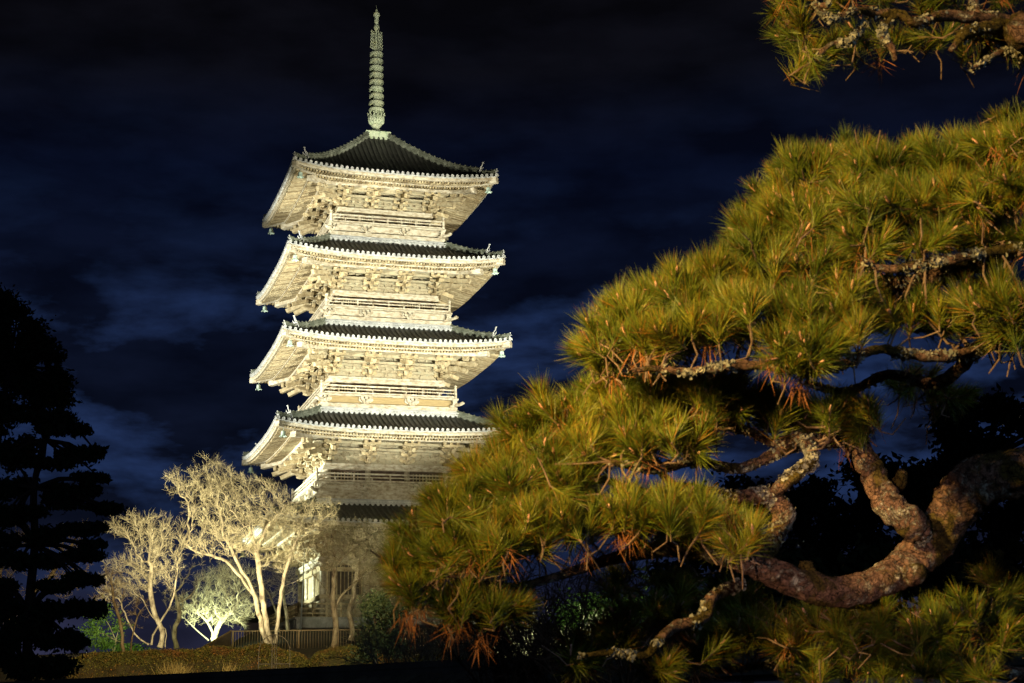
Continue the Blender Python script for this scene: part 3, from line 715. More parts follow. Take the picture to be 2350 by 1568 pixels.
    ns.build('ridge_course', 'tile_end', balc)

MAT['tile_mid'] = mat('mossy_ridge_tile', (0.07, 0.075, 0.055), 0.75, [(0.11, 0.12, 0.09), (0.20, 0.21, 0.165)], 2.5, (1, 1, 1), 0.3, 12)
MAT['shadow_board'] = mat('shaded_red_boarding', (0.07, 0.045, 0.03), 0.9, [(0.17, 0.12, 0.085)], 3.0)  # upper walls, doors and window frames: shade behind the railing put into the colour
for k in (1, 2, 3, 4, 5): storey(k)

# core wall hidden behind brackets, platform and steps
cr_ = MB()
for (b, z0, z1) in ((2.85, 35, 40.5), (3.15, 28.9, 35.2), (3.45, 22.7, 29), (3.8, 16.4, 22.9), (4.1, 8.6, 16.6)):
    cr_.box(-b, b, -b, b, z0 - GZ, z1 - GZ)
cr_.build('inner_core', 'dark', pag)
pf_ = MB(); pf_.box(-6.4, 6.4, -6.4, 6.4, -.6, .62); pf_.box(-6.55, 6.55, -6.55, 6.55, .62, .75)
for s in range(4):
    T = sf(s, 0)
    for i in range(4): pf_.box(-1.6, 1.6, 6.3, 7.75 - i * .36, -.3 + .0, .15 + i * .15 - .001 * i, T)
    for i in range(7): pf_.box(-6.45 + i * 1.98, -6.33 + i * 1.98, 6.4, 6.44, -.3, .62, T) if abs(i - 3) > .9 else None
pf_.build('stone_platform', 'stone', pag)
rl = MB(); T = sf(0, .75)
for (a, b) in ((-6.3, -1.7), (1.7, 6.3)):
    for z in (.25, .55, .85): rl.box(a, b, 6.26, 6.34, z - .045, z + .045, T)
    for i in range(6):
        x = a + (b - a) * i / 5; rl.box(x - .06, x + .06, 6.24, 6.36, 0, .95, T)
rl.box(-6.3, 6.3, 6.27, 6.33, .002, .05, T)
rlm_ = rl.mesh('platform_railing', ['wood'])
for s in range(4): link('platform_railing', rlm_, pag, rz=s * PI / 2)

# ---- spire
sp_ = MB(); sp_.lathe([(.16, 44.4), (.16, 46), (.14, 50), (.12, 53.0), (.10, 54.2)], 10, (0, 0, -GZ))
spire = sp_.build('spire', 'bronze', pag, True)
m_ = MB(); m_.box(-.83, .83, -.83, .83, 43.9 - GZ, 44.42 - GZ); m_.box(-.92, .92, -.92, .92, 44.42 - GZ, 44.5 - GZ); m_.box(-.95, .95, -.95, .95, 43.86 - GZ, 43.96 - GZ)
MAT['bronze_pale'] = mat('pale_green_patina', (0.30, 0.38, 0.26), 0.6, [(0.52, 0.58, 0.42), (0.40, 0.48, 0.30)], 1.5, (2.5, 2.5, 0.6), 0.2, 8)
m_.build('dew_basin', 'bronze_pale', spire)
m_ = MB(); m_.lathe([(.55, 44.5), (.60, 44.56), (.52, 44.75), (.30, 44.92), (.2, 44.98), (.24, 45.08), (.38, 45.2), (.36, 45.3), (.3, 45.4)], 20, (0, 0, -GZ)); m_.build('inverted_bowl', 'bronze', spire, True)
m_ = MB()
for i in range(12):
    an = 2 * PI * i / 12; cx_, sx_ = math.cos(an), math.sin(an)
    P_ = lambda r, z, o=0: (r * cx_ - o * sx_, r * sx_ + o * cx_, z - GZ)
    m_.tube([P_(.30, 45.3), P_(.52, 45.5), P_(.56, 45.8), P_(.54, 46.0, .02), P_(.63, 46.15), P_(.68, 46.12)], [.07, .075, .065, .05, .05, .03], 6)
    m_.tube([P_(.5, 45.5, .1), P_(.56, 45.75, .14), P_(.55, 45.98, .03)], .035, 5)
    m_.tube([P_(.5, 45.5, -.1), P_(.56, 45.75, -.14), P_(.55, 45.98, -.03)], .035, 5)
m_.lathe([(.28, 45.3), (.46, 45.42), (.48, 45.5), (.2, 45.52)], 20, (0, 0, -GZ))
m_.build('lotus_crown', 'bronze_pale', spire, True)
for i in range(9):
    z = 46.42 + i * .557; R_ = .575 - .010 * i; m_ = MB()
    m_.lathe([(R_ * .62, z + .13), (R_ * .9, z + .14), (R_, z + .07), (R_, z - .10), (R_ * .96, z - .13), (R_ * .93, z - .10), (R_ * .93, z + .05), (R_ * .84, z + .10), (R_ * .62, z + .10)], 24, (0, 0, -GZ))
    m_.lathe([(.19, z - .22), (.24, z - .18), (.24, z + .1), (.19, z + .15)], 12, (0, 0, -GZ))
    for j in range(8):
        an = 2 * PI * j / 8; m_.beam((.2 * math.cos(an), .2 * math.sin(an), z - GZ + .05), (R_ * .94 * math.cos(an), R_ * .94 * math.sin(an), z - GZ + .05), .05, .12)
    m_.build('ring', 'bronze' if i % 3 else 'bronze_pale', spire)
for j in range(4):
    m_ = MB(); an = PI / 4 * 0 + j * PI / 2 + .2; ca, sa = math.cos(an), math.sin(an)
    Q = lambda r, z: (r * ca, r * sa, z - GZ)
    m_.tube([Q(.16, 51.2), Q(.22, 51.9), Q(.2, 52.75)], .03, 5)
    for i in range(6):
        z = 51.3 + i * .25; ro = .47 - .012 * i
        m_.tube([Q(.14, z - .05), Q(.30, z), Q(ro, z + .06), Q(ro + .03, z + .17), Q(ro - .07, z + .22), Q(ro - .1, z + .14)], [.04, .045, .045, .04, .03, .02], 5)
        m_.tube([Q(.2, z + .1), Q(.32, z + .14), Q(.36, z + .05)], [.03, .035, .02], 5)
    m_.build('flame_plate', 'bronze', spire, True)
m_ = MB(); m_.lathe([(.1, 52.85), (.2, 52.92), (.23, 53.05), (.2, 53.2), (.12, 53.26), (.12, 53.36), (.16, 53.4), (.15, 53.85), (.17, 53.9), (.25, 53.97), (.24, 54.2), (.12, 54.3), (.06, 54.34), (.09, 54.42), (.03, 54.5), (.012, 54.85)], 14, (0, 0, -GZ)); m_.build('sacred_jewel', 'bronze', spire, True)

# ================================================================== GROUND
def gz(x, y):
    prof = ((-60, 0), (11.5, 0.05), (13.5, 0.9), (16, 1.35), (30, 2.35), (55, 3.5), (70, 5.15), (85, 5.9), (103, 8.1), (110, 8.2), (1500, 8.2))
    z = prof[-1][1]
    for (a, za), (b, zb) in zip(prof, prof[1:]):
        if a <= y <= b: z = za + (zb - za) * (y - a) / (b - a); break
    if y < -60: z = 0
    if y > 70:                                         # the ground drops to the left of the pagoda yard
        e = min(1, max(0, (x * 85 / y + 17.5) / 4)); e = e * e * (3 - 2 * e); lo = 5.15 - min(1.6, (y - 70) * .04)
        z = lo + (z - lo) * e
    return z + (0.05 * math.sin(x * .8 + y * .3) if y > 16 and y < 100 else 0)
g_ = MB()
ys = [-1400, -300, -60, -20, -5, 5, 10, 11.5, 12.5, 13.5, 14.5, 16] + list(range(18, 126, 2)) + [130, 140, 160, 200, 300, 600, 1400]
xs = [-1400, -500, -200, -120, -80] + list(range(-60, 62, 2)) + [80, 120, 200, 500, 1400]
g_.grid([[(x, y, gz(x, y)) for x in xs] for y in ys])
struct(g_.build('ground', 'ground', None, True))

# ================================================================== BARE TREES (space colonisation into hand-placed crown volumes)
def bare_tree(label, stems, blobs, natt, step, group='bare cherry trees before the pagoda', barkmat='bark_bare', twigmat='twig', tipr=0.009, seed=1, twig_n=4, twig_l=0.34, rmin=0.0, dark=False, base_r=None):
    g = np.random.default_rng(seed)
    root = stems[0][0]
    pos = []; par = []
    for st in stems:
        last = -1
        P = smooth_path([list(p[:3]) for p in st], 6)
        # attach to the nearest earlier node when a stem does not start at the ground
        if len(st[0]) > 3 and pos:
            last = min(range(len(pos)), key=lambda i: sum((pos[i][c] - P[0][c]) ** 2 for c in range(3)))
        acc = None
        for p in P:
            if acc is not None and np.linalg.norm(p - acc) < step * .8: continue
            pos.append(list(p + g.normal(size=3) * step * .07)); par.append(last); last = len(pos) - 1; acc = p
    nstem = len(pos)
    A = []
    for (c, r, wgt) in blobs:
        v = in_ball(int(natt * wgt), g, 0.25); A.append(np.array(c) + v * np.array(r))
    A = np.concatenate(A); alive = np.ones(len(A), bool)
    top = np.array(pos)
    for it in range(140):
        kd = kdtree.KDTree(len(pos))
        for i, p in enumerate(pos): kd.insert(p, i)
        kd.balance(); pull = {}
        for a in np.nonzero(alive)[0]:
            co, i, dd = kd.find(A[a])
            if dd < step * 1.4: alive[a] = False; continue
            if i < 3: continue
            d = (A[a] - np.array(co)) / dd; pull.setdefault(i, []).append(d)
        if not pull: break
        n0 = len(pos)
        for i, ds in pull.items():
            d = np.sum(ds, 0); d = d / (np.linalg.norm(d) + 1e-6) + g.normal(size=3) * 0.36 + np.array([0, 0, .10]); d /= np.linalg.norm(d)
            q = np.array(pos[i]) + d * step; pos.append(list(q)); par.append(i)
        if len(pos) > 5200: break
    n = len(pos); nch = [0] * n; rad = np.zeros(n)
    for i in range(n - 1, -1, -1):
        rad[i] = max(tipr, rad[i]) if nch[i] == 0 else rad[i] ** (1 / 2.35)
        if nch[i] == 0: rad[i] = tipr
        if par[i] >= 0: nch[par[i]] += 1; rad[par[i]] += rad[i] ** 2.35
    P = np.array(pos); k = (base_r or 0) / rad[:nstem].max() if base_r else 1
    if base_r:
        t = np.clip((rad - tipr) / (rad.max() - tipr), 0, 1); rad = rad * (1 + (k - 1) * t ** .9)
    kids = [[] for _ in range(n)]
    for i, p in enumerate(par):
        if p >= 0: kids[p].append(i)
    trunk = MB(); br = MB()
    # chains
    starts = [i for i in range(n) if par[i] < 0] + [c for i in range(n) for c in sorted(kids[i], key=lambda c: -rad[c])[1:]]
    for s0 in starts:
        ch = [par[s0]] if par[s0] >= 0 else []
        i = s0
        while True:
            ch.append(i)
            if not kids[i]: break
            i = max(kids[i], key=lambda c: rad[c])
        if len(ch) < 2: continue
        rr = [rad[j] for j in ch]; rr[0] = min(rr[0], rr[1] * 1.25)
        if par[s0] < 0: rr[0] *= 1.35
        big = rr[1] > .045
        (trunk if (s0 < nstem) else br).tube([P[j] for j in ch], rr, 9 if big else (5 if rr[1] > .02 else 3), cap=False)
    # twigs
    B = []; D = []; Lg = []
    for i in range(nstem, n):
        if rad[i] > .03: continue
        d0 = P[i] - P[par[i]]; d0 /= np.linalg.norm(d0) + 1e-6
        for _ in range(twig_n + (3 if not kids[i] else 0)):
            d = d0 * .8 + g.normal(size=3) * .5 + np.array([0, 0, .42]); d /= np.linalg.norm(d)
            B.append(P[i] + (P[par[i]] - P[i]) * g.random()); D.append(d); Lg.append(twig_l * g.uniform(.45, 1.25))
    B, D, Lg = np.array(B), np.array(D), np.array(Lg)
    B2 = np.repeat(B, 2, 0) + np.repeat(D, 2, 0) * (np.repeat(Lg, 2) * g.uniform(.3, .85, len(B) * 2))[:, None]
    D2 = np.repeat(D, 2, 0) + g.normal(size=(len(B) * 2, 3)) * .42 + np.array([0, 0, .15]); D2 /= np.linalg.norm(D2, axis=1)[:, None]
    L2 = np.repeat(Lg, 2) * g.uniform(.3, .6, len(B) * 2)
    V, Lp, S = needles(np.concatenate([B, B2]), np.concatenate([D, D2]), np.concatenate([Lg, L2]), np.full(len(B) * 3, max(.0040, tipr * .45)), .25, seed)
    t = empty('bare_tree', root[:3]); tag(t, label, 'tree', group)
    off = -Vector(root[:3])
    o = link('trunk', trunk.mesh('trunk', [barkmat], True), t, off)
    o2 = link('branches', br.mesh('branches', [barkmat], True), o)
    o3 = link('twigs', np_mesh('twigs', V, Lp, S, [twigmat]), o)
    return t
def A3(px, py, d): return tuple(at(px, py, d))
def blob(px, py, rx, ry, d, w_, deep=1.0): 
    k = 1 / ppm(d); return (at(px, py, d), (rx * k, rx * k * deep, ry * k), w_)
d = 71
bare_tree('large triple trunk bare cherry tree lit warm by a floodlight left of the pagoda',
    [[A3(612, 1476, d), A3(596, 1420, d), A3(578, 1350, d), A3(548, 1295, d), A3(520, 1240, d)],
     [A3(622, 1476, d + .1), A3(606, 1400, d), A3(598, 1335, d), A3(588, 1265, d - .3), A3(572, 1215, d - .4)],
     [A3(632, 1474, d), A3(640, 1400, d), A3(650, 1335, d), A3(668, 1270, d), A3(690, 1215, d + .4)],
     [A3(586, 1372, d, ) + (1,), A3(520, 1290, d), A3(455, 1268, d + .5), A3(428, 1250, d + .5)],
     [A3(640, 1352, d) + (1,), A3(690, 1330, d - .5), A3(735, 1318, d - .5)],
     [A3(588, 1265, d - .3) + (1,), A3(610, 1215, d), A3(650, 1165, d)]],
    [blob(500, 1150, 78, 88, d, .40), blob(430, 1105, 62, 34, d, .12), blob(487, 1082, 38, 34, d, .09), blob(600, 1150, 70, 60, d, .26), blob(560, 1225, 105, 55, d, .26),
     blob(690, 1195, 92, 50, d, .30), blob(740, 1165, 50, 24, d, .06), blob(640, 1270, 80, 40, d, .14), blob(455, 1250, 50, 40, d, .09)], 1700, .25, seed=3, base_r=.12, twig_l=.42, twig_n=5)
d = 72
bare_tree('wide bare cherry tree lit warm, second tree from the left along the hedge',
    [[A3(368, 1486, d), A3(372, 1450, d), A3(352, 1395, d), A3(345, 1350, d), A3(350, 1290, d)],
     [A3(380, 1486, d), A3(380, 1445, d), A3(350, 1418, d), A3(330, 1380, d)],
     [A3(348, 1480, d), A3(355, 1450, d), A3(395, 1380, d), A3(405, 1320, d)],
     [A3(340, 1478, d), A3(320, 1466, d), A3(300, 1440, d), A3(285, 1400, d)]],
    [blob(345, 1225, 62, 48, d, .26), blob(285, 1215, 45, 30, d, .1), blob(300, 1320, 72, 55, d, .3), blob(360, 1290, 70, 60, d, .26), blob(410, 1240, 28, 50, d, .09), blob(265, 1360, 45, 30, d, .1)], 1250, .25, seed=5, base_r=.11, twig_l=.42, twig_n=5)
d = 66
bare_tree('slim pale bare tree standing in front of the pagoda doors',
    [[A3(766, 1492, d), A3(770, 1440, d), A3(764, 1385, d), A3(748, 1355, d), A3(735, 1335, d)],
     [A3(768, 1400, d) + (1,), A3(785, 1365, d), A3(812, 1340, d), A3(835, 1320, d)],
     [A3(764, 1385, d) + (1,), A3(766, 1330, d), A3(768, 1280, d), A3(762, 1240, d)],
     [A3(768, 1300, d) + (1,), A3(800, 1265, d), A3(845, 1235, d), A3(870, 1215, d)]],
    [blob(760, 1260, 50, 55, d, .2), blob(820, 1240, 60, 55, d, .25), blob(850, 1300, 45, 60, d, .2), blob(720, 1280, 28, 50, d, .1), blob(770, 1225, 50, 20, d, .05)], 1400, .2, seed=8, base_r=.12, twig_l=.32, twig_n=7)
d = 74
bare_tree('crooked grey bare tree just right of the slim pale tree',
    [[A3(806, 1468, d), A3(808, 1435, d), A3(800, 1405, d), A3(812, 1370, d), A3(815, 1335, d), A3(825, 1290, d)],
     [A3(806, 1400, d) + (1,), A3(840, 1360, d), A3(870, 1345, d)]],
    [blob(830, 1270, 40, 55, d, .3), blob(860, 1320, 40, 50, d, .3), blob(870, 1250, 50, 50, d, .3)], 1100, .22, seed=9, base_r=.12, twig_l=.36, twig_n=8)
d = 88
bare_tree('low spreading tree glowing green white above a ground floodlight',
    [[A3(488, 1478, d), A3(484, 1440, d), A3(450, 1400, d)], [A3(480, 1470, d), A3(455, 1450, d), A3(425, 1420, d)], [A3(490, 1470, d), A3(505, 1430, d), A3(545, 1390, d)]],
    [blob(500, 1390, 68, 50, d, .4), blob(555, 1385, 45, 55, d, .25), blob(440, 1400, 40, 35, d, .2), blob(520, 1330, 70, 40, d, .25)], 1700, .25, seed=11, base_r=.15, twig_l=.42, twig_n=6, group='low trees behind the hedge')
d = 84
bare_tree('thin dark bare tree before the green white tree', [[A3(405, 1488, d), A3(400, 1450, d), A3(412, 1410, d), A3(405, 1370, d)], [A3(404, 1484, d), A3(395, 1460, d), A3(388, 1430, d)]],
    [blob(410, 1370, 45, 45, d, .5), blob(440, 1330, 40, 50, d, .3)], 500, .28, seed=12, base_r=.12, twig_l=.3, twig_n=2, group='low trees behind the hedge')
d = 96
bare_tree('grey twiggy tree seen between the large cherry and the pagoda', [[A3(660, 1450, d), A3(655, 1400, d), A3(650, 1350, d), A3(655, 1310, d)], [A3(640, 1450, d), A3(632, 1400, d), A3(615, 1360, d)]],
    [blob(655, 1330, 45, 60, d, .5), blob(605, 1350, 40, 50, d, .3)], 900, .3, seed=13, base_r=.10, twig_l=.45, twig_n=4, group='low trees behind the hedge')
d = 60
bare_tree('sparse leafless shrub at the left end of the hedge', [[A3(285, 1500, d), A3(278, 1440, d), A3(262, 1380, d), A3(255, 1330, d)], [A3(300, 1500, d), A3(305, 1450, d), A3(322, 1400, d)]],
    [blob(255, 1350, 45, 60, d, .4), blob(310, 1400, 30, 50, d, .3)], 500, .22, seed=14, base_r=.06, twig_l=.3, twig_n=3, group='low trees behind the hedge')
d = 62
for i, (px, py) in enumerate(((20, 1300), (15, 1400))):
    pass
bare_tree('warm lit bare tree glimpsed at the far left behind the cloud pruned pine', [[A3(10, 1500, d), A3(15, 1420, d), A3(0, 1340, d), A3(8, 1290, d)], [A3(14, 1430, d) + (1,), A3(60, 1380, d), A3(110, 1330, d), A3(170, 1240, d)]],
    [blob(10, 1300, 50, 50, d, .3), blob(20, 1400, 50, 50, d, .3), blob(150, 1300, 60, 80, d, .3), blob(185, 1225, 50, 25, d, .15), blob(60, 1230, 50, 25, d, .12)], 900, .25, seed=15, base_r=.12, twig_l=.3, twig_n=3)
spot('flood_cherry', at(500, 1530, 61) + Vector((0, 0, .3)), at(560, 1170, 72), 14000, (1.0, 0.90, 0.60), 62, 0.6, 0.2)
spot('flood_left_cherry', at(255, 1530, 61) + Vector((0, 0, .2)), at(330, 1320, 72), 10500, (1.0, 0.89, 0.57), 80, 0.6, 0.2)
spot('flood_green', at(470, 1470, 86) + Vector((0, 0, .1)), at(515, 1385, 89), 1900, (0.84, 1.0, 0.68), 130, 0.6, 0.2)
spot('flood_shrub', at(262, 1500, 74) + Vector((0, 0, .2)), at(262, 1478, 80), 900, (0.80, 1.0, 0.42), 120, 0.6, 0.2)
spot('hedge_glow', (-3, 30, 9.0), at(480, 1515, 55), 30000, (1.0, 0.68, 0.30), 34, 0.8, 0.3)

# ================================================================== THE FOREGROUND PINE
pine = empty('pine_tree', (3.6, 5.6, 0)); tag(pine, 'old spreading pine with lichened crooked boughs reaching in from the right, close to the camera', 'tree')
PO = -Vector((3.6, 5.6, 0))
PBL = []
PB = []                                                # (point, radius) of every wood node, for hanging twigs on
def limb(name, pts, sides=20, rough=0.10, parent=pine, seed=0, fwd=0.0):
    """pts: (px, py, metres, radius in photo pixels)"""
    raw = []
    for (px, py, d, r) in pts:
        p = at(px, py, d - fwd); raw.append([p.x, p.y, p.z, r / ppm(d - fwd)])
    P = smooth_path(raw, 16 if sides > 30 else 8); n = len(P); vs = []; fs = []; nrm = None
    for i in range(n):
        a = Vector(P[max(i - 1, 0)][:3]); b = Vector(P[min(i + 1, n - 1)][:3]); dd = (b - a).normalized()
        nrm = dd.orthogonal().normalized() if nrm is None else (nrm - dd * nrm.dot(dd)).normalized()
        bn = dd.cross(nrm); c = Vector(P[i][:3]); r = max(.002, P[i][3]); PB.append((c, r))
        for j in range(sides):
            an = 2 * PI * j / sides; dr_ = nrm * math.cos(an) + bn * math.sin(an); q = c + dr_ * r
            k = 1 + rough * 1.7 * noise.noise(q * (0.5 / r + 4) + Vector((seed, 0, 0))) + rough * 1.5 * noise.noise(q * 30) + rough * 0.9 * (abs(noise.noise(q * 60)) - .2) + rough * .6 * noise.noise(q * 130)
            vs.append(tuple(c + dr_ * r * k + PO))
    for i in range(n - 1):
        for j in range(sides):
            j2 = (j + 1) % sides; fs.append((i * sides + j, i * sides + j2, (i + 1) * sides + j2, (i + 1) * sides + j))
    fs.append(tuple(range(sides))[::-1]); fs.append(tuple((n - 1) * sides + j for j in range(sides)))
    me = bpy.data.meshes.new(name); me.from_pydata(vs, [], fs); me.materials.append(MAT['bark']); me.polygons.foreach_set('use_smooth', [True] * len(fs)); me.update()
    return link(name, me, parent)
def pseg(*a): return list(a)
trunk_ = limb('trunk', [(2950, 2300, 5.8, 190), (2900, 1700, 5.7, 170), (2760, 1300, 5.5, 120), (2600, 1130, 5.3, 80), (2450, 1075, 5.1, 62), (2350, 1088, 5.0, 56), (2280, 1096, 5.0, 56), (2220, 1122, 5.0, 56), (2180, 1180, 5.0, 50), (2140, 1240, 5.0, 52),
    (2080, 1298, 4.96, 42), (2014, 1336, 4.9, 36), (1924, 1358, 4.84, 35), (1834, 1339, 4.8, 35), (1744, 1300, 4.76, 32), (1654, 1270, 4.72, 27), (1564, 1256, 4.78, 23), (1480, 1266, 4.76, 18), (1400, 1284, 4.74, 14), (1330, 1306, 4.72, 12), (1265, 1327, 4.7, 10), (1190, 1345, 4.7, 9), (1100, 1338, 4.65, 6), (1010, 1318, 4.6, 4)], 60, .085)
LB = [
 [(2118, 1235, 5.06, 14), (2108, 1215, 5.04, 30), (2085, 1196, 5.01, 34), (2040, 1158, 5.02, 33), (2010, 1098, 5.05, 31), (1983, 1048, 5.1, 27), (1962, 1006, 5.25, 22), (1940, 960, 5.3, 18), (1900, 930, 5.3, 12)],
 [(2030, 1130, 5.08, 22), (2062, 1110, 5.0, 17), (2070, 1085, 4.97, 12)],
 [(1740, 1300, 4.92, 30), (1772, 1240, 4.95, 22), (1798, 1178, 4.95, 25), (1775, 1135, 4.95, 20), (1825, 1090, 4.92, 15), (1862, 1056, 4.9, 15), (1856, 1026, 4.9, 13), (1834, 1004, 4.9, 12), (1790, 1018, 4.95, 11), (1722, 993, 5.0, 10), (1668, 975, 5.05, 10), (1620, 952, 5.1, 8), (1540, 962, 5.1, 6)],
 [(1775, 1135, 4.95, 20), (1699, 1140, 4.92, 16), (1632, 1134, 4.9, 15), (1564, 1122, 4.88, 15), (1505, 1136, 4.85, 13), (1440, 1120, 4.85, 9), (1370, 1095, 4.85, 7)],
 [(1870, 1352, 4.86, 24), (1852, 1312, 4.84, 20), (1850, 1288, 4.84, 15)],
 [(2085, 1300, 4.93, 30), (2098, 1318, 4.89, 30), (2106, 1330, 4.87, 20)],
 [(1700, 1340, 5.3, 14), (1636, 1371, 5.15, 13), (1612, 1420, 5.1, 14), (1545, 1442, 5.05, 13), (1512, 1470, 5.0, 11), (1480, 1504, 5.0, 9), (1400, 1497, 5.0, 7), (1330, 1508, 5.0, 5)],
 [(2400, 1560, 5.4, 20), (2200, 1530, 5.35, 14), (2000, 1500, 5.3, 12), (1834, 1512, 5.25, 9), (1744, 1528, 5.2, 8), (1650, 1540, 5.2, 5)],
 [(2420, 520, 5.2, 30), (2300, 575, 5.15, 26), (2200, 612, 5.1, 26), (2101, 650, 5.05, 22), (2010, 640, 5.05, 14), (1960, 610, 5.05, 10)],
 [(2420, 560, 5.0, 16), (2349, 568, 5.0, 13), (2235, 585, 4.95, 12), (2160, 600, 4.95, 12), (2101, 610, 4.95, 11), (2034, 618, 4.95, 9), (1985, 606, 4.95, 7)],
 [(2420, 760, 5.1, 24), (2300, 780, 5.0, 18), (2235, 803, 4.95, 14), (2168, 820, 4.9, 13), (2079, 812, 4.88, 12), (2011, 802, 4.86, 11), (1922, 842, 4.8, 11), (1868, 850, 4.78, 10), (1720, 838, 4.76, 11), (1653, 843, 4.75, 11), (1577, 856, 4.75, 10), (1519, 846, 4.75, 8), (1450, 850, 4.75, 5)],
 [(2250, 800, 5.0, 16), (2150, 880, 5.15, 14), (2040, 860, 5.3, 12), (1940, 900, 5.3, 10), (1850, 880, 5.25, 8)],
 [(1920, 1010, 5.25, 18), (1820, 1025, 5.2, 14), (1700, 1075, 5.15, 12), (1600, 1060, 5.1, 10), (1500, 1080, 5.05, 8), (1400, 1060, 5.0, 6)],
 [(1550, 1120, 4.9, 10), (1470, 1040, 4.95, 9), (1380, 1010, 5.0, 7), (1290, 1000, 5.0, 5)],
 [(1480, 1258, 4.87, 16), (1400, 1210, 4.85, 10), (1300, 1190, 4.85, 8), (1200, 1170, 4.85, 6), (1110, 1180, 4.85, 5)],
]
LT = [
 [(2700, -120, 5.9, 60), (2500, -20, 5.6, 46), (2350, 67, 5.4, 30), (2300, 48, 5.35, 18), (2247, 42, 5.3, 14), (2159, 38, 5.25, 13), (2100, 53, 5.2, 10), (2065, 32, 5.2, 10), (2012, 32, 5.2, 9), (1968, 24, 5.15, 8), (1912, 44, 5.1, 8), (1889, 32, 5.1, 6), (1871, 8, 5.1, 5)],
 [(1990, 45, 5.17, 8), (1966, 75, 5.15, 8), (1950, 98, 5.1, 7), (1912, 100, 5.1, 6), (1889, 117, 5.1, 6), (1862, 147, 5.1, 4)],
 [(2060, 34, 5.2, 8), (2030, 60, 5.18, 9), (2026, 84, 5.15, 8), (2047, 111, 5.15, 8), (2055, 140, 5.15, 5)],
 [(2330, 80, 5.38, 34), (2276, 62, 5.3, 16), (2217, 76, 5.25, 15), (2197, 98, 5.25, 10), (2180, 118, 5.25, 6)],
 [(2235, -30, 5.4, 14), (2236, 10, 5.33, 12), (2245, 40, 5.3, 11)],
 [(2349, 130, 5.3, 12), (2310, 118, 5.3, 8), (2270, 135, 5.25, 6), (2230, 160, 5.2, 4)],
 [(2345, 78, 5.32, 34), (2352, 70, 5.25, 44), (2362, 62, 5.22, 30)],
 [(1900, 12, 5.2, 7), (1850, 22, 5.25, 6), (1800, 40, 5.3, 4)],
]
for i, l in enumerate(LB + LT):
    n0_ = len(PB)
    limb('branch', l, 18, .15, pine, i * 3.7, {0: .12, 6: .35, 8: .2, 9: .28, 10: .22, 12: .25}.get(i, 0))
    if i not in (1, 4, 5): PBL += PB[n0_:]
kdb = kdtree.KDTree(len(PB))
for i, (p, r) in enumerate(PB): kdb.insert(p, i)
kdb.balance()
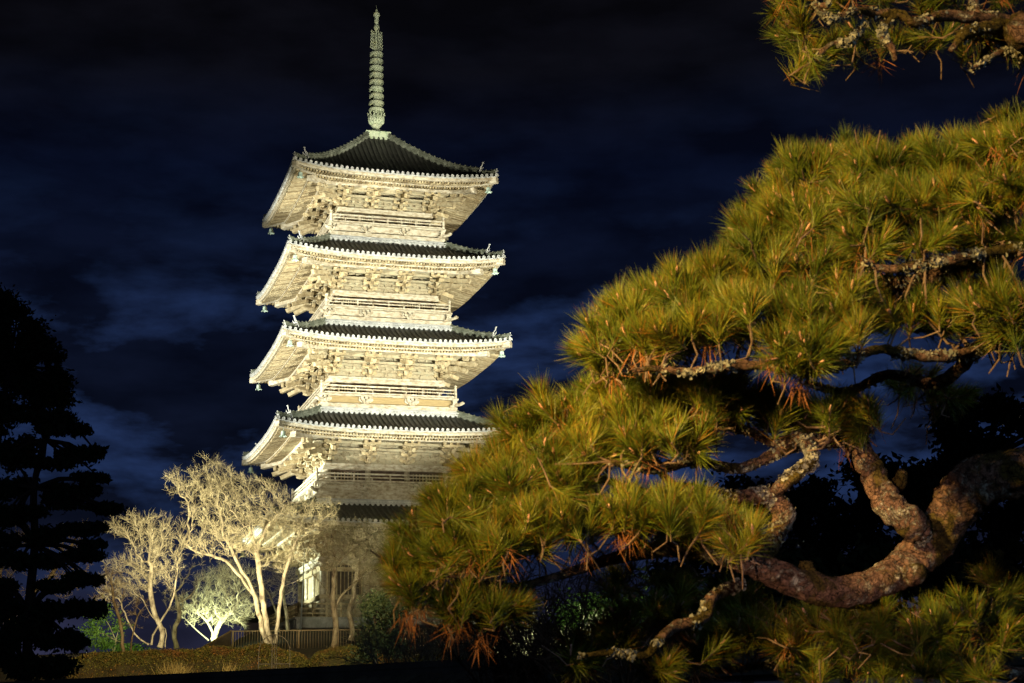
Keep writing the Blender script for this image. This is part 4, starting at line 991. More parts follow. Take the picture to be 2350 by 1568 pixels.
# foliage pads: photo x, y, half sizes, metres, depth half, tufts, kind (0 lit crown, 1 thin shaded)
PADS = [
 (1775, 470, 62, 52, 5.45, .25, 17), (1850, 400, 72, 58, 5.5, .25, 20), (1935, 365, 72, 40, 5.5, .25, 16), (2080, 372, 66, 40, 5.3, .3, 14), (2010, 400, 80, 45, 5.3, .3, 18), (2150, 385, 80, 48, 5.2, .3, 20), (2240, 365, 78, 52, 5.1, .3, 20), (2325, 345, 70, 55, 5.0, .3, 18), (2335, 290, 52, 36, 5.6, .2, 9),
 (1740, 545, 70, 55, 5.2, .25, 18), (1840, 510, 90, 60, 5.1, .3, 24), (1950, 470, 95, 55, 5.0, .3, 24), (2070, 470, 95, 55, 4.95, .3, 22), (2190, 460, 90, 52, 4.9, .3, 20), (2300, 450, 85, 55, 4.85, .3, 20), (2240, 540, 80, 38, 4.85, .2, 12), (2110, 545, 75, 36, 4.8, .2, 10), (2335, 530, 50, 40, 4.8, .2, 8), (1990, 555, 60, 40, 4.8, .2, 10),
 (1385, 790, 66, 58, 4.9, .25, 18), (1450, 725, 80, 58, 4.95, .25, 22), (1545, 680, 85, 55, 5.0, .25, 22), (1640, 640, 85, 55, 5.05, .25, 22), (1740, 620, 90, 58, 5.0, .3, 24), (1850, 610, 90, 55, 4.95, .3, 22), (1930, 670, 85, 55, 4.85, .25, 18), (1500, 780, 85, 50, 4.75, .2, 18), (1600, 740, 90, 55, 4.8, .25, 22), (1710, 720, 95, 55, 4.8, .25, 22), (1820, 720, 90, 50, 4.75, .25, 20), (1920, 750, 80, 45, 4.7, .2, 15), (2040, 710, 85, 42, 4.85, .25, 14), (2150, 715, 80, 42, 4.8, .25, 14), (2250, 700, 80, 48, 4.75, .25, 16), (2330, 680, 60, 55, 4.7, .25, 14), (2320, 760, 55, 38, 4.7, .2, 8),
 (1835, 800, 95, 58, 4.55, .2, 20),
 (1205, 985, 62, 50, 5.15, .22, 17), (1290, 950, 75, 48, 5.1, .25, 18), (1390, 930, 80, 48, 5.1, .25, 20), (1490, 910, 80, 42, 5.1, .25, 18), (1590, 915, 80, 45, 5.05, .25, 18), (1690, 920, 75, 42, 5.05, .25, 16), (1250, 1040, 80, 50, 5.05, .25, 20), (1350, 1020, 85, 50, 4.95, .25, 22), (1460, 1000, 85, 48, 4.9, .25, 20), (1570, 1000, 80, 45, 4.9, .25, 16), (1780, 940, 70, 42, 5.05, .2, 13), (1880, 945, 75, 50, 5.0, .25, 16), (1975, 955, 68, 44, 5.0, .25, 13), (1650, 880, 60, 30, 4.9, .15, 8),
 (1165, 1060, 62, 52, 5.15, .2, 14), (1110, 1110, 68, 55, 5.1, .22, 18), (1040, 1170, 66, 55, 5.05, .22, 18), (975, 1230, 62, 50, 5.0, .22, 16), (935, 1290, 52, 45, 4.95, .2, 13), (1080, 1190, 80, 55, 4.85, .22, 22), (1180, 1130, 85, 55, 4.9, .25, 22), (1290, 1110, 85, 50, 4.9, .25, 20), (1020, 1270, 78, 48, 4.75, .2, 20), (1120, 1250, 85, 50, 4.7, .2, 22), (1220, 1200, 90, 52, 4.75, .22, 24), (1320, 1180, 85, 50, 4.75, .22, 20), (960, 1335, 62, 35, 4.75, .2, 13), (1050, 1375, 75, 38, 4.7, .2, 15), (1140, 1385, 65, 32, 4.7, .2, 12),
 (1420, 1165, 70, 44, 4.75, .2, 15), (1510, 1175, 78, 45, 4.7, .2, 17), (1600, 1185, 78, 45, 4.65, .2, 17), (1680, 1215, 62, 40, 4.6, .2, 12),
]
PADS2 = [
 (1340, 1500, 66, 42, 5.0, .2, 14), (1420, 1450, 75, 42, 5.05, .2, 15), (1510, 1400, 75, 40, 5.15, .2, 12), (1620, 1500, 75, 40, 5.1, .2, 13), (1700, 1430, 80, 45, 5.3, .2, 15), (1800, 1450, 85, 50, 5.25, .25, 18), (1910, 1430, 85, 42, 5.2, .25, 18), (2020, 1420, 85, 48, 5.2, .25, 18), (2130, 1440, 85, 50, 5.2, .25, 18), (2240, 1430, 80, 55, 5.2, .25, 18), (2330, 1440, 60, 55, 5.2, .25, 13), (1980, 1510, 85, 40, 5.1, .2, 15), (2100, 1520, 80, 40, 5.1, .2, 14), (1850, 1535, 70, 30, 5.1, .2, 10), (2220, 1530, 80, 40, 5.1, .2, 13), (1440, 1345, 80, 34, 5.5, .2, 12), (1560, 1330, 80, 34, 5.5, .2, 12), (1670, 1370, 75, 36, 5.5, .2, 12), (1500, 1530, 65, 30, 5.0, .15, 9),
 (2160, 905, 62, 30, 5.5, .2, 9), (2080, 870, 60, 30, 5.5, .2, 8), (2290, 1330, 60, 40, 5.6, .2, 9),
 (1800, 18, 40, 22, 5.3, .15, 6), (1835, 75, 44, 28, 5.25, .2, 7), (1872, 112, 42, 22, 5.25, .15, 5), (1858, 146, 34, 16, 5.1, .1, 4), (1960, 95, 50, 25, 5.5, .2, 6), (2050, 95, 50, 22, 5.5, .2, 5), (2140, 90, 60, 25, 5.5, .2, 6), (2240, 105, 60, 22, 5.5, .2, 6), (2330, 120, 40, 20, 5.5, .2, 4), (2180, -5, 80, 20, 5.55, .2, 7), (2040, -15, 60, 20, 5.5, .2, 5), (2310, -15, 60, 20, 5.55, .2, 6), (1950, -12, 50, 18, 5.4, .15, 4),
]
gp = np.random.default_rng(21)
camp = Vector((0, 0, CAMH))
def foliage(px, py, rx, ry, d, dd, n, thin):
    c = at(px, py, d); kx = 1 / ppm(d); B = []; D = []; L = []; Rr = []; ob = []; od = []; ol = []
    buds = MB(); tw = MB()
    for _ in range(int(n * (1.55 if not thin else 1.15))):
        u = gp.normal(size=3); u /= np.linalg.norm(u); rr = gp.uniform(.25, 1) ** .5
        off = Rv * (u[0] * rr * rx * kx) + Uv * (u[2] * rr * ry * kx) - Fv * (u[1] * rr * dd)
        p = c + off
        # shoot direction: outwards from the pad, upwards and a little towards the open side
        dr_ = Vector((u[0] * .75, -abs(u[1]) * .3 - .22, u[2] * .55 + gp.uniform(.25, .95) * (1 if not thin else .5))) + Vector(gp.normal(size=3) * .34); dr_.normalize()
        sl_ = gp.uniform(.05, .09)
        near, idx, dist = kdb.find(p)
        b0 = p - dr_ * sl_
        if dist < .12:
            mid = (b0 + near) / 2 + Vector(gp.normal(size=3) * .02) - Vector((0, 0, .015))
            tw.tube([near, (near + mid) / 2 + Vector(gp.normal(size=3) * .008), mid, b0, p], [.0036, .0034, .0032, .0030, .0028], 5, cap=False)
        else:
            bk = ((near - b0).normalized() * .5 - dr_ * .6 + Vector(gp.normal(size=3) * .35)).normalized(); m1 = b0 + bk * gp.uniform(.03, .06); mid = m1 + (bk + Vector(gp.normal(size=3) * .6)).normalized() * gp.uniform(.03, .07)
            tw.tube([mid, m1, b0, p], [.0018, .0026, .0032, .0030], 5, cap=False)
        # candle cluster
        if gp.random() < (.85 if not thin else .5):
            for q in range(1 + (gp.random() < .35)):
                e = dr_ + Vector((0, 0, .5)) + Vector(gp.normal(size=3) * (.08 + .2 * q)); e.normalize(); hb_ = gp.uniform(.014, .036)
                buds.tube([p, p + e * hb_ * .4, p + e * hb_ * .8, p + e * hb_], [.0032, .0044, .0036, .0012], 6, cap=False)
        tsc = gp.uniform(.72, 1.18); m = int(gp.uniform(70, 210) * (1.0 if not thin else .8)); t = gp.random(m) ** .8
        dn = np.array(dr_); bs = np.array(b0)[None] + dn[None] * (sl_ * 1.05) * t[:, None]
        rnd = gp.normal(size=(m, 3)); rnd -= (rnd @ dn)[:, None] * dn; rnd /= np.linalg.norm(rnd, axis=1)[:, None]
        ang = np.radians(gp.uniform(8, gp.uniform(50, 88), m) * (1.05 - .35 * t))
        dv = dn[None] * np.cos(ang)[:, None] + rnd * np.sin(ang)[:, None]; dv[:, 2] += .10; dv /= np.linalg.norm(dv, axis=1)[:, None]
        B.append(bs); D.append(dv); L.append(gp.uniform(.050, .098, m) * tsc); Rr.append(np.full(m, .00082))
        if gp.random() < .09:                         # a few dead brown needles hanging below the shoot
            m2 = int(gp.uniform(8, 26)); dv = gp.normal(size=(m2, 3)) * .5 + np.array([0, 0, -.8]); dv /= np.linalg.norm(dv, axis=1)[:, None]
            ob.append(np.array(b0)[None] + gp.normal(size=(m2, 3)) * .012); od.append(dv); ol.append(gp.uniform(.05, .10, m2))
    B = np.concatenate(B) + np.array(PO); D = np.concatenate(D)
    parts = [(*needles(B, D, np.concatenate(L), np.concatenate(Rr), .10, int(px + py)), 0)]
    if ob:
        o_ = np.concatenate(ob) + np.array(PO); parts.append((*needles(o_, np.concatenate(od), np.concatenate(ol), np.full(len(o_), .0011), .15, 3), 1))
    V, l_, s_ = mb_np(tw); parts.append((V + np.array(PO), l_, s_, 2))
    if buds.v:
        V, l_, s_ = mb_np(buds); parts.append((V + np.array(PO), l_, s_, 3))
    V, Lp, S, Mi = join_np(parts)
    return link('foliage_pad', np_mesh('foliage_pad', V, Lp, S, ['needle' if not thin else 'needle', 'rusty', 'pine_twig', 'bud'], Mi), pine)
for p_ in PADS: foliage(*p_, False)
for p_ in PADS2: foliage(*p_, True)
# lichen crusts on the thin upper boughs
MAT['lichen'] = mat('grey_lichen', (0.13, 0.14, 0.125), 0.95, [(0.27, 0.27, 0.22)], 30.0, island=[(0, (0.6, 0.62, 0.62)), (1, (1.1, 1.08, 1.0))])
C = []; gl = np.random.default_rng(5); NN = []
for (p, r) in PBL:
    if r > .034: continue
    for _ in range(46 if r > .008 else 16):
        v = gl.normal(size=3); v /= np.linalg.norm(v); q = np.array(p) + v * r * 1.02 + gl.normal(size=3) * .003
        if noise.noise(Vector(q) * 14) + .35 * noise.noise(Vector(q) * 60) < .02: continue
        C.append(q); NN.append(v + gl.normal(size=3) * .45)
C = np.array(C) + np.array(PO); NN = np.array(NN); NN /= np.linalg.norm(NN, axis=1)[:, None]; n_ = len(C)
T1 = np.cross(NN, gl.normal(size=(n_, 3))); T1 /= np.linalg.norm(T1, axis=1)[:, None]; T2 = np.cross(NN, T1); sz = gl.uniform(.0035, .0085, (n_, 1)); V = np.zeros((n_, 6, 3))
for k in range(6): V[:, k] = C + (T1 * math.cos(k * PI / 3) + T2 * math.sin(k * PI / 3)) * sz * gl.uniform(.6, 1.2, (n_, 1)) + NN * sz * gl.uniform(-.3, .3, (n_, 1))
V = V.reshape(-1, 3); Lp = np.arange(n_ * 6); S = np.full(n_, 6)
tag(link('lichen_crust', np_mesh('lichen_crust', V, Lp, S, ['lichen']), pine), None, None, None, 'stuff')

# ================================================================== HEDGES, WALL, FENCE
def leaf_volume(blobs, size, g, up=.2, shell=.75):
    Cs = []
    for c, r, n in blobs: Cs.append(np.array(c) + (in_ball(n, g, shell) if shell > .01 else g.normal(size=(n, 3)) * (.52 if shell == 0 else -shell)) * np.array(r))
    return leaves(np.concatenate(Cs), size, g, up)
gh = np.random.default_rng(31)
def hedge(label, xa, xb, top, d, seed):
    """row of rounded clipped mounds; xa..xb photo x, top = list of photo y"""
    core = MB(); Cs = []; n = max(8, int((xb - xa) / 9))
    o0 = at((xa + xb) / 2, 1540, d)
    rows = []
    for i in range(n + 1):
        u = i / n; px = xa + (xb - xa) * u; py = np.interp(u, np.linspace(0, 1, len(top)), top)
        T_ = at(px, py, d); gx, gy = T_.x, T_.y; base = gz(gx, gy) - .1; h = T_.z - base; row = []
        en = min(1, u * 8, (1 - u) * 8) ** .5
        for j in range(13):
            an = PI * j / 12; yy = -math.cos(an) * 1.15 * (.6 + .4 * en); hh = h * (max(0, math.sin(an)) ** .55) * (.55 + .45 * en)
            q = Vector((gx, gy + yy, base + hh)); nn = noise.noise(q * 1.3 + Vector((seed, 0, 0))) * .13 + noise.noise(q * 3.5) * .05
            row.append((gx + nn * .3, gy + yy * (1 + nn), base + hh * (1 + nn)))
            if i < n and j < 12:
                for _ in range(62): Cs.append((i + gh.random(), j + gh.random()))
        rows.append(row)
    A = np.array(rows); I = np.array(Cs); i0 = I[:, 0].astype(int); j0 = I[:, 1].astype(int); fi = (I[:, 0] - i0)[:, None]; fj = (I[:, 1] - j0)[:, None]
    P_ = (A[i0, j0] * (1 - fi) + A[i0 + 1, j0] * fi) * (1 - fj) + (A[i0, j0 + 1] * (1 - fi) + A[i0 + 1, j0 + 1] * fi) * fj
    V, Lp, S = leaves(P_ + gh.normal(size=P_.shape) * .035, .034, gh, .2, .5)
    core.grid(rows); cv_, cl_, cs_ = mb_np(core); cv_[:, 2] -= .05
    V, Lp, S, Mi = join_np([(V, Lp, S, 0), (cv_, cl_, cs_, 1)])
    o = link('azalea_hedge', np_mesh('azalea_hedge', V, Lp, S, ['hedge', 'ground'], Mi)); tag(o, label, 'hedge', 'clipped azalea hedges'); return o
hedge('long clipped azalea hedge with brown winter leaves under the bare cherry trees', 150, 705, [1500, 1497, 1502, 1496, 1494, 1488, 1486, 1484, 1490], 56, 1)
hedge('shorter clipped azalea mound at the foot of the slim pale tree', 715, 900, [1500, 1488, 1487, 1492, 1500], 57, 2)
hedge('dark low hedge at the right behind the thicket', 930, 1300, [1505, 1500, 1498, 1500], 50, 3)

# tile coped roadside wall
wall = empty('tile_coped_wall', (0, 14.4, 0)); tag(wall, 'dark plastered garden wall with a tiled coping along the bottom edge', 'wall')
Wa, Wb = Vector((-14.5, 27.5, 0)), Vector((9.5, 4.9 + 0, 0))
Wa = Vector((-9.6, 22.8, 0)); Wb = Vector((9.0, 8.8, 0)); wd_ = (Wb - Wa).normalized(); wn_ = Vector((-wd_.y, wd_.x, 0)); wL = (Wb - Wa).length
def WT(s_, r, z): q = Wa + wd_ * s_ + wn_ * r; return (q.x, q.y - 14.4, z)
WZ = 2.26
m_ = MB(); m_.box(0, wL, -.17, .17, -.1, WZ - .17, WT); m_.build('plaster_face', 'plaster', wall)
m_ = MB(); m_.box(0, wL, -.24, .24, WZ - .17, WZ - .12, WT)
for i in range(int(wL / .9)): m_.box(i * .9 + .1, i * .9 + .2, -.186, .186, -.1, WZ - .171, WT)
m_.build('timber_frame', 'dark', wall)
m_ = MB()
for sg in (-1, 1):
    m_.add([WT(0, sg * .30, WZ - .12), WT(wL, sg * .30, WZ - .12), WT(wL, 0, WZ - .02), WT(0, 0, WZ - .02)], [(0, 1, 2, 3)])
    m_.add([WT(0, sg * .30, WZ - .15), WT(wL, sg * .30, WZ - .15), WT(wL, sg * .30, WZ - .12), WT(0, sg * .30, WZ - .12)], [(0, 1, 2, 3)])
    for i in range(int(wL / .16)):
        x_ = .08 + i * .16; m_.tube([WT(x_, sg * .31, WZ - .115), WT(x_, sg * .03, WZ - .02)], .032, 6)
m_.build('coping_tiles', 'tile', wall)
m_ = MB(); m_.box(0, wL, -.07, .07, WZ - .06, WZ + .03, WT); m_.tube([WT(0, 0, WZ + .05), WT(wL, 0, WZ + .05)], .06, 10); m_.build('ridge_tiles', 'tile', wall)

# steel fence before the pagoda yard, and the sloping boarded fence to its left
fd = 84
def fz(px, py): return at(px, py, fd)
fence = empty('steel_railing_fence', (fz(840, 1446).x, fz(840, 1446).y, gz(fz(840, 1446).x, fz(840, 1446).y))); fo = -fence.location
tag(fence, 'brown steel picket fence running behind the cherry trunks before the pagoda', 'fence')
L_ = fz(535, 1449); R_ = fz(1010, 1443); m_ = MB(); np_ = 0
m_.beam(L_ + fo, R_ + fo, .06, .06); m_.beam(L_ + fo - Vector((0, 0, 1.35)), R_ + fo - Vector((0, 0, 1.35)), .05, .05); m_.build('rail', 'rust', fence)
m_ = MB()
for i in range(76):
    q = L_.lerp(R_, i / 75) + fo; m_.beam(q - Vector((0, 0, 1.33)), q - Vector((0, 0, .03)), .028, .028)
m_.build('pickets', 'rust', fence)
for px in (535, 686, 776, 930):
    q = L_.lerp(R_, (px - 535) / 475) + fo; m_ = MB(); m_.beam(q - Vector((0, 0, 1.75)), q + Vector((0, 0, .03)), .10, .10); m_.build('post', 'rust', fence)
bf = empty('boarded_fence', at(450, 1500, 84)); bo = -Vector(bf.location); tag(bf, 'dark boarded fence with a sloping top left of the picket fence', 'fence')
m_ = MB(); a_, b_ = at(448, 1497, 82), at(531, 1449, 84)
for i in range(22):
    p0 = a_.lerp(b_, i / 22); p1 = a_.lerp(b_, (i + .92) / 22)
    lo0 = at(448, 1530, 82).z; vs = [(p0.x, p0.y, lo0), (p1.x, p1.y, lo0), (p1.x, p1.y + .05, lo0), (p0.x, p0.y + .05, lo0), (p0.x, p0.y, p0.z), (p1.x, p1.y, p1.z), (p1.x, p1.y + .05, p1.z), (p0.x, p0.y + .05, p0.z)]
    m_.hexa([tuple(Vector(v) + bo) for v in vs])
m_.build('boards', 'dark', bf); m_ = MB(); m_.beam(a_ + bo + Vector((0, -.02, .03)), b_ + bo + Vector((0, -.02, .03)), .09, .07); m_.build('top_rail', 'rust', bf)
# plain outbuilding wall glimpsed behind the fences
ob_ = empty('outbuilding', at(640, 1500, 128)); oo = -Vector(ob_.location); tag(ob_, 'low violet grey outbuilding glimpsed behind the cherry trunks', 'building')
m_ = MB(); p0 = at(560, 1450, 126); p1 = at(800, 1450, 130)
zt = at(600, 1432, 128).z
m_.hexa([tuple(Vector(v) + oo) for v in ((p0.x, p0.y, 2), (p1.x, p1.y, 2), (p1.x, p1.y + 8, 2), (p0.x, p0.y + 8, 2), (p0.x, p0.y, zt), (p1.x, p1.y, zt), (p1.x, p1.y + 8, zt), (p0.x, p0.y + 8, zt))]); m_.build('wall', 'violet', ob_)
m_ = MB(); e_ = 1.0
m_.hexa([tuple(Vector(v) + oo) for v in ((p0.x - e_, p0.y - e_, zt + .01), (p1.x + e_, p1.y - e_, zt + .01), (p1.x + e_, p1.y + 9, zt + .01), (p0.x - e_, p0.y + 9, zt + .01), (p0.x + 2, p0.y + 3, zt + 1.6), (p1.x - 2, p1.y + 3, zt + 1.6), (p1.x - 2, p1.y + 5, zt + 1.6), (p0.x + 2, p0.y + 5, zt + 1.6))]); m_.build('roof', 'tile', ob_)
# thin mast beside the pagoda
b0 = at(690, 1446, 98); t0 = at(699, 1262, 98); m_ = MB(); b0.z = gz(b0.x, b0.y); m_.tube([Vector((0, 0, 0)), (t0 - b0)], [.045, .03], 8); m_.lathe([(.0, 0), (.07, 0), (.07, .3), (.05, .32)], 10, (0, 0, 0))
tag(m_.build('metal_mast', 'steel', None, True, b0), 'thin pale metal mast standing left of the pagoda', 'mast')
# hooped plant frame
hb0 = at(629, 1532, 48); hb0.z = at(629, 1524, 48).z
fr_ = empty('plant_hoop_frame', hb0); tag(fr_, 'arched steel hoop plant support before the long hedge', 'plant support'); hr_ = .46; 
for an in (0, PI / 2):
    m_ = MB(); m_.tube([(hr_ * math.cos(t) * math.cos(an), hr_ * math.cos(t) * math.sin(an), .35 + (.85 if 0 else .50) * math.sin(t)) if 0 < t < PI else (hr_ * math.cos(t) * math.cos(an), hr_ * math.cos(t) * math.sin(an), .3) for t in [PI * i / 14 for i in range(15)]], .014, 6, cap=True)
    for sg in (-1, 1): m_.tube([(sg * hr_ * math.cos(an), sg * hr_ * math.sin(an), -.35), (sg * hr_ * math.cos(an), sg * hr_ * math.sin(an), .31)], .014, 6)
    m_.build('hoop', 'hoop', fr_, True)
m_ = MB(); m_.tube([(-hr_, 0, 0), (hr_, 0, 0)], .014, 6); m_.tube([(0, -hr_, 0.01), (0, hr_, 0.01)], .014, 6); m_.tube([(0, 0, -.35), (0, 0, .96)], .012, 6); m_.build('cross_bars', 'hoop', fr_)
# dry grass tussocks
def tussock(label, px, py, d, n, L0, m='straw', spread=.55, cat='grass clump'):
    p = at(px, py, d); g = np.random.default_rng(int(px)); D = g.normal(size=(n, 3)) * spread; D[:, 2] = 1; D /= np.linalg.norm(D, axis=1)[:, None]
    B = g.normal(size=(n, 3)) * np.array([L0 * .3, L0 * .2, .02]); V, Lp, S = needles(B, D, g.uniform(.5, 1.1, n) * L0, np.full(n, .007), .25, 2)
    o = link('grass_tussock', np_mesh('grass_tussock', V, Lp, S, [m]), None, p); tag(o, label, cat, 'dry grass tussocks')
tussock('large spiky dry grass tussock before the left end of the long hedge', 400, 1558, 50, 260, .62)
tussock('small dry grass tuft in front of the long hedge', 524, 1545, 50, 40, .38)

# ================================================================== DARK TREES
def card_tree(name, label, trunk_pts, crown, size, m, group=None, d=40, seed=1, cat='tree', up=.2, shell=.2, tr=8):
    g = np.random.default_rng(seed); base = at(*trunk_pts[0][:2], d); base.z = gz(base.x, base.y) if base.y > 11 else 0
    t = empty(name, base); tag(t, label, cat, group); off = -np.array(base)
    m_ = MB(); pts = [at(p[0], p[1], d) for p in trunk_pts]; pts[0] = Vector(base)
    sp_ = smooth_path([list(p) for p in pts], 4); n = len(sp_)
    m_.tube([Vector(q) + Vector(off) for q in sp_], [tr / ppm(d) * (1 - .7 * i / n) for i in range(n)], 8, cap=False)
    blobs = []
    for (px, py, rx, ry, cnt) in crown:
        c = at(px, py, d + g.uniform(-.6, .6)); k = 1 / ppm(d); blobs.append((np.array(c), np.array([rx * k, rx * k * .8, ry * k]), cnt))
        near = min(pts, key=lambda q: (q - c).length); mid = (near + c) / 2 + Vector((0, 0, .1)); m_.tube([near + Vector(off), mid + Vector(off), c + Vector(off)], [tr * .35 / ppm(d), tr * .25 / ppm(d), tr * .1 / ppm(d)], 6, cap=False)
    m_.build('trunk', 'bark_bare' if m != 'leaf_dark' else 'dark', t, True)
    V, Lp, S = leaf_volume(blobs, size, g, up, shell); link('crown', np_mesh('crown', V + off, Lp, S, [m]), t)
    return t
gc = random.Random(4)
pads = [(150, 985, 60, 20), (95, 960, 70, 20), (188, 1043, 58, 26), (110, 1060, 60, 18), (215, 1098, 40, 16), (165, 1125, 60, 24), (120, 1150, 60, 24), (230, 1168, 48, 18), (70, 1175, 60, 22), (190, 1215, 60, 20), (100, 1230, 60, 22), (215, 1250, 30, 14), (180, 1272, 62, 20), (90, 1290, 50, 20), (195, 1330, 48, 20), (130, 1345, 50, 18), (180, 1395, 55, 26), (100, 1400, 60, 26), (60, 1450, 60, 34), (150, 1470, 60, 28), (100, 1530, 90, 34), (30, 1350, 40, 30), (20, 1120, 50, 30), (30, 1040, 45, 22), (10, 1240, 35, 25), (10, 1480, 40, 50), (20, 1185, 45, 30), (20, 1280, 45, 34), (30, 1400, 50, 32)]
card_tree('cloud_pruned_pine', 'black silhouetted cloud pruned pine with flat layered pads at the left edge', [(60, 1600), (66, 1400), (80, 1250), (78, 1120), (105, 1010), (140, 960)],
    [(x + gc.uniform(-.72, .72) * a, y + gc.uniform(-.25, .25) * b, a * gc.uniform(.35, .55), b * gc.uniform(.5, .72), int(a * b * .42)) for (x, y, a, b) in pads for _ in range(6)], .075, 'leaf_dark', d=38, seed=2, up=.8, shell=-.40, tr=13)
lob = []
for i in range(46):
    u = gc.random(); y = 690 + u * 260; wmax = 25 + 125 * math.sin(min(1, u * 1.05) * PI * .62); x = -60 + gc.random() * (60 + wmax)
    lob.append((x, y, 32, 26, 420))
lob += [(10, 690, 18, 14, 120), (60, 745, 22, 14, 150), (110, 815, 24, 16, 150), (130, 880, 22, 20, 200), (90, 905, 30, 20, 200), (128, 850, 18, 12, 100)]
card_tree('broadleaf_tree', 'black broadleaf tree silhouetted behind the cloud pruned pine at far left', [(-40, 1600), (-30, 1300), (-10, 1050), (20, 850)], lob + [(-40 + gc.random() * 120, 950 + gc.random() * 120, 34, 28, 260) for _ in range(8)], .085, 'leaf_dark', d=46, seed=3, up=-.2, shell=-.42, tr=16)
def mass(x0, x1, ytop, ybot, r, n, cnt, rn):
    o = []
    for _ in range(n):
        x = rn.uniform(x0, x1); yt = np.interp(x, [q[0] for q in ytop], [q[1] for q in ytop]); y = yt + r * .7 + (ybot - yt) * rn.random() ** 1.2; o.append((x, y, r * rn.uniform(.7, 1.3), r * rn.uniform(.6, 1), cnt))
    return o
rn = random.Random(11); G = 'dark garden trees behind the pine'
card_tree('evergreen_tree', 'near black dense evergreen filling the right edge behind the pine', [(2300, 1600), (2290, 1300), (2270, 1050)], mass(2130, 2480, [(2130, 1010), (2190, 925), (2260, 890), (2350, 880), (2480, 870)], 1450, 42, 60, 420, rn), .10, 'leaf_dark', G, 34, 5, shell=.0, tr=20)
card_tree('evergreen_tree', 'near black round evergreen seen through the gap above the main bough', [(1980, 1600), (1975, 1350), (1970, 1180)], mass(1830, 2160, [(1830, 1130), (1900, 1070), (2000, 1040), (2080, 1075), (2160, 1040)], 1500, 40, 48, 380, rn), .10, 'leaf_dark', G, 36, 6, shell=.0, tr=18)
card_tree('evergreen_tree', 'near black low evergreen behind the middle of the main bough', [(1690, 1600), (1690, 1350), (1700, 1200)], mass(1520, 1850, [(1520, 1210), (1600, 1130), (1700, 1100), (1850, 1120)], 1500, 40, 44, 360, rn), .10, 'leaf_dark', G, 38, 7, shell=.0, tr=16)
card_tree('evergreen_shrub', 'dark green shrub between the slim pale tree and the pine tip', [(862, 1560), (862, 1480), (860, 1430)], [(850, 1390, 22, 26, 500), (870, 1430, 34, 34, 900), (850, 1470, 30, 26, 700), (895, 1475, 36, 30, 900), (875, 1380, 22, 24, 500), (905, 1420, 30, 30, 700), (835, 1505, 32, 18, 500)], .05, 'leaf_dark', None, 44, 8, 'shrub', shell=.0, tr=5)
card_tree('leafy_shrub', 'bright green floodlit shrub low at the left of the hedge', [(262, 1530), (262, 1500), (266, 1470)], [(250, 1480, 38, 16, 500), (300, 1490, 36, 12, 400), (215, 1450, 28, 30, 500), (235, 1410, 26, 24, 260), (275, 1440, 20, 20, 200)], .085, 'leaf_green', None, 80, 9, 'shrub', shell=.0, tr=4)
card_tree('leafy_shrub', 'green floodlit bush glimpsed behind the dark thicket under the pine', [(1370, 1530), (1370, 1450), (1370, 1400)], [(1370, 1400, 70, 34, 1600), (1450, 1400, 50, 30, 900), (1310, 1420, 40, 24, 600)], .09, 'leaf_green', None, 58, 10, 'shrub', shell=.0, tr=4)
spot('flood_far_bush', at(1390, 1480, 52), at(1390, 1400, 58), 1300, (0.85, 1.0, 0.62), 90, .6, .2)
card_tree('evergreen_shrub', 'wide black evergreen shrub low behind the main bough', [(1900, 1640), (1900, 1500), (1900, 1400)], mass(1500, 2300, [(1500, 1400), (1650, 1330), (1800, 1270), (2000, 1230), (2150, 1230), (2300, 1250)], 1560, 46, 70, 420, rn), .09, 'leaf_dark', None, 22, 12, 'shrub', shell=.0, tr=8)
card_tree('evergreen_shrub', 'small black evergreen shrub low behind the left lower sprays of the pine', [(1420, 1640), (1420, 1500), (1420, 1450)], mass(1290, 1520, [(1290, 1500), (1400, 1440), (1520, 1420)], 1560, 40, 16, 420, rn), .08, 'leaf_dark', None, 21, 13, 'shrub', shell=.0, tr=6)
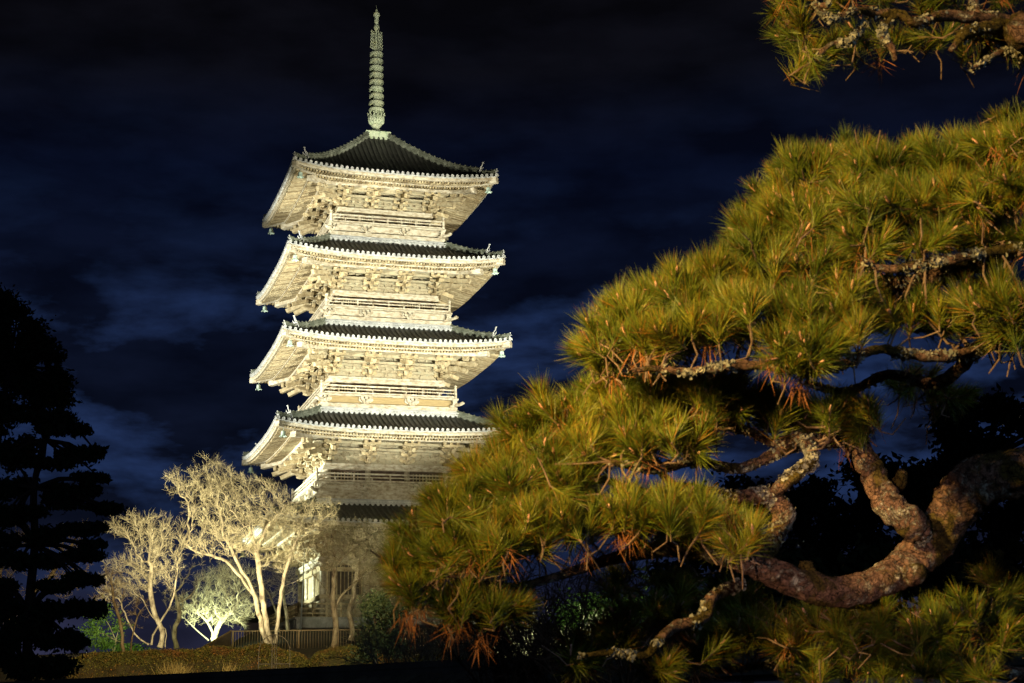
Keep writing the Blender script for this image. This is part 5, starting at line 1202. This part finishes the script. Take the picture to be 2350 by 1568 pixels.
# leafless dark thicket in front of the wall, and pale twiggy shrubs beyond it
def thicket(label, px0, px1, py, top, d, n, seed, m, L, group=None, name='leafless_shrub', rr=.006, spread=.45, kids=5):
    g = np.random.default_rng(seed); base = at((px0 + px1) / 2, py, d); mb = MB(); B = []; D = []; Ls = []
    for i in range(n):
        p = at(g.uniform(px0, px1), py, d + g.uniform(-.4, .4) * d / 12) - base; h = g.uniform(.6, 1.0) * L
        dirv = Vector((g.normal() * spread, g.normal() * spread, 1)).normalized(); pts = [p]; q = p
        for j in range(6):
            dirv = (dirv + Vector(g.normal(size=3) * .16)).normalized(); q = q + dirv * h / 6; pts.append(q)
            if j > 0:
                for _ in range(kids):
                    dv = np.array(dirv) + g.normal(size=3) * .6; dv /= np.linalg.norm(dv); B.append(np.array(q)); D.append(dv); Ls.append(h * g.uniform(.15, .45))
        mb.tube(pts, [rr * (2.0 - 1.6 * j / 6) for j in range(7)], 5, cap=False)
    B, D, Ls = np.array(B), np.array(D), np.array(Ls); k = g.uniform(.3, .9, (len(B) * 2, 1)); B2 = np.repeat(B, 2, 0) + np.repeat(D, 2, 0) * np.repeat(Ls, 2)[:, None] * k; D2 = np.repeat(D, 2, 0) + g.normal(size=(len(B) * 2, 3)) * .5; D2 /= np.linalg.norm(D2, axis=1)[:, None]
    V, Lp, S = needles(np.concatenate([B, B2]), np.concatenate([D, D2]), np.concatenate([Ls, np.repeat(Ls, 2) * .5]), np.full(len(B) * 3, rr * .45), .2, seed)
    mv = mb_np(mb); V, Lp, S, Mi = join_np([(V, Lp, S, 0), (*mv, 0)])
    o = link(name, np_mesh(name, V, Lp, S, [m]), None, base); tag(o, label, 'shrub', group)
MAT['stem'] = mat('dark_brown_stems', (0.035, 0.022, 0.012), 0.8, [(0.07, 0.045, 0.025)], 6.0)
thicket('dark leafless multi stemmed shrub under the left tip of the pine', 1120, 1260, 1640, 0, 11.0, 34, 41, 'stem', .95, 'leafless dark shrubs before the wall', spread=.32, kids=4)
thicket('dark leafless multi stemmed shrub under the middle of the pine', 1280, 1480, 1640, 0, 10.6, 34, 42, 'stem', 1.0, 'leafless dark shrubs before the wall', spread=.34, kids=4)
thicket('grey tangled leafless shrub spilling over the right hedge', 860, 1080, 1530, 0, 30, 46, 43, 'twig', 1.0, None, rr=.007, spread=.8, kids=6)
thicket('pale floodlit leafless shrub seen through the dark stems', 1190, 1330, 1530, 0, 40, 30, 44, 'twig', 1.3, None, rr=.012, spread=1.1, kids=5)
spot('flood_far_shrub', at(1290, 1530, 36) + Vector((0, 0, .3)), at(1260, 1440, 42), 1500, (0.9, 1.0, 0.75), 100, .6, .2)
